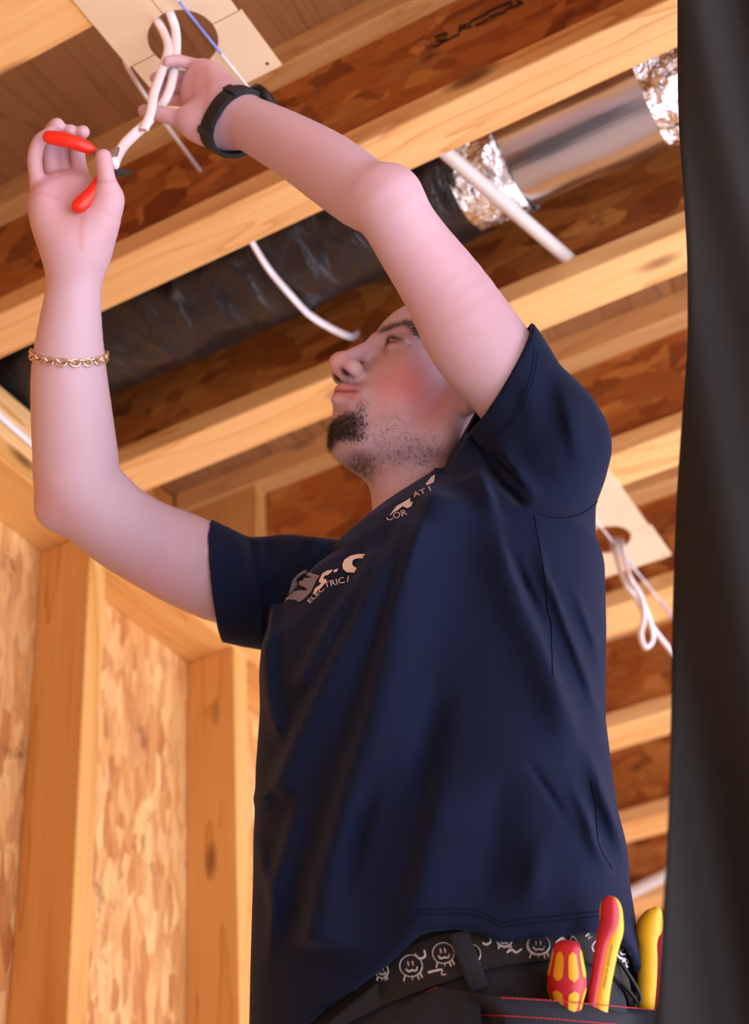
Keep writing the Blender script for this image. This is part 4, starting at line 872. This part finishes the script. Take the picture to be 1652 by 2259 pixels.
bc = P(153, 783, 1.672); ba = n_(arm_axis(P(152, 900, 1.682), P(161, 650, 1.66))-.12*FW); b1 = n_(-FW-ba*(-FW@ba)); b2 = np.cross(ba, b1); rb_ = 78*1.672/FPX+.0012
v = []; f = []; NL = 36
for k in range(NL):
    a = 2*math.pi*k/NL; u = math.cos(a)*b1+math.sin(a)*b2; tg = -math.sin(a)*b1+math.cos(a)*b2; tilt = .55*(1 if k % 2 else -1); n1 = math.cos(tilt)*ba+math.sin(tilt)*u
    c = bc+u*(surf_r(bc, u)+.0012); lp = [c+tg*.0052*math.cos(t)+n1*.0042*math.sin(t) for t in np.linspace(0, 2*math.pi, 11)]; a_, b_ = tube_data(lp, .0012, 6, cap=False); m = len(v); v += a_; f += [tuple(i+m for i in t) for t in b_]
br_ = under(PERSON, obj('chain_bracelet', pydata('chain_bracelet', v, f, True), 'gold')); br_['label'] = 'gold curb chain bracelet'; br_['kind'] = 'stuff'

# ------------------------------------------------------------------ pliers in the right hand
pc_ = P(236, 360, 1.650); pli = empty('cutting_pliers', pc_); tag(pli, 'open cutting pliers with glossy red grips held in the raised hand', 'pliers')
grip(pli, 'handle_grip', [(95, 300, 4, 1.634), (99, 301, 11, 1.634), (112, 303, 15, 1.634), (130, 306, 16.5, 1.634), (155, 312, 16.5, 1.635), (180, 320, 15.5, 1.637), (200, 329, 12, 1.640), (207, 334, 8, 1.642)], 'red_grip')
grip(pli, 'handle_grip', [(161, 463, 5, 1.620), (167, 459, 14, 1.620), (180, 449, 17.5, 1.621), (195, 436, 17.5, 1.624), (208, 420, 16, 1.629), (216, 403, 13, 1.636), (220, 392, 10, 1.644)], 'red_grip')
slab('handle_arm', [(202, 324), (212, 326), (240, 345), (246, 366), (236, 372), (224, 356), (203, 340)], 1.644, .004, 'steel', pli, .0008)
slab('handle_arm', [(214, 400), (222, 396), (246, 366), (238, 348), (228, 356), (222, 378)], 1.650, .004, 'steel', pli, .0008)
v, f = lathe_data(P(238, 360, 1.641), FW, [(0, .005), (.001, .0065), (.014, .0065), (.015, .005)], 20); under(pli, obj('pivot', pydata('pivot', v, f, True), 'dark_steel'))
slab('jaw', [(236, 350), (246, 330), (262, 322), (258, 338), (250, 358), (244, 366)], 1.645, .008, 'steel', pli, .0008)
slab('jaw', [(238, 352), (250, 362), (262, 371), (293, 376), (292, 380), (256, 391), (240, 386), (232, 366)], 1.648, .008, 'dark_steel', pli, .0008)
# ------------------------------------------------------------------ cables in the hands
Z1 = lambda x, y, d: P(x*.3995, y*.3995, d)
cable('electrical_cable', [onZ(338, 28, JB+.05), onZ(346, 44, JB-.0), Z1(905, 180, 1.915), Z1(930, 270, 1.885), Z1(890, 400, 1.83), Z1(850, 520, 1.80), Z1(832, 620, 1.785), Z1(795, 716, 1.772)], .0056, 'white cable with bare cut cores hanging from the plate into the raised hands', flat_=.6, upv=RT)
cable('electrical_cable', [onZ(366, 5, JB+.05), onZ(374, 26, JB), Z1(968, 160, 1.915), Z1(972, 280, 1.885), Z1(955, 420, 1.845), Z1(925, 525, 1.826), Z1(885, 588, 1.825), Z1(850, 610, 1.83)], .0056, 'white cable bending from the plate into the watch hand', flat_=.6, upv=RT)
cable('electrical_cable', [Z1(830, 655, 1.80), Z1(790, 700, 1.79), Z1(740, 745, 1.77), Z1(690, 795, 1.73), Z1(655, 848, 1.685), Z1(632, 905, 1.640)], .0064, 'bright white cable end gripped in the jaws of the red pliers', flat_=.7)
ce = Z1(795, 716, 1.772)
for dx in (-6, 2): tag(tube('copper_core', [P(318+dx, 283, 1.7725), P(315+dx, 289, 1.7705)], .0011, 'copper', seg=8), 'bare copper core at the cut end of the hanging cable', 'wire', 'cut cable cores')

# ------------------------------------------------------------------ black drape hanging in front
dn = n_(np.array([FW[0], FW[1], 0.])); dr = n_(np.array([RT[0], RT[1], 0.])); d0 = P(1497, 1130, 1.20)
def on_drape(x, y): d = ray(x, y); t = ((d0-CAM)@dn)/(d@dn); return CAM+d*t
edge = [on_drape(x, y) for x, y in ((1490, -60), (1492, 0), (1496, 150), (1500, 300), (1507, 450), (1512, 600), (1514, 780), (1505, 940), (1500, 1060), (1496, 1250), (1490, 1500), (1480, 1700), (1470, 1860), (1455, 2050), (1440, 2259), (1425, 2400))]
ez = np.array([e[2] for e in edge]); ex = np.array([(e-d0)@dr for e in edge]); o_ = np.argsort(ez); ez, ex = ez[o_], ex[o_]
grid = []
for z in np.linspace(.42, JB, 84):
    x0 = np.interp(z, ez, ex); row = []
    for u in np.linspace(0, 1, 44):
        x = x0+u*.26; dpt = .022*math.sin(x*34+1.5*math.sin(z*1.7)+z*.9)+.012*math.sin(x*71-z*2.2)+.008*math.sin(z*9+x*20)+.02*u
        p = d0+dr*x+dn*dpt; row.append(np.array([p[0], p[1], z]))
    grid.append(row)
dra = sheet('black_drape', grid, .002, 'drape', None); tag(dra, 'black sheet hanging in loose vertical folds from the joists', 'drape')
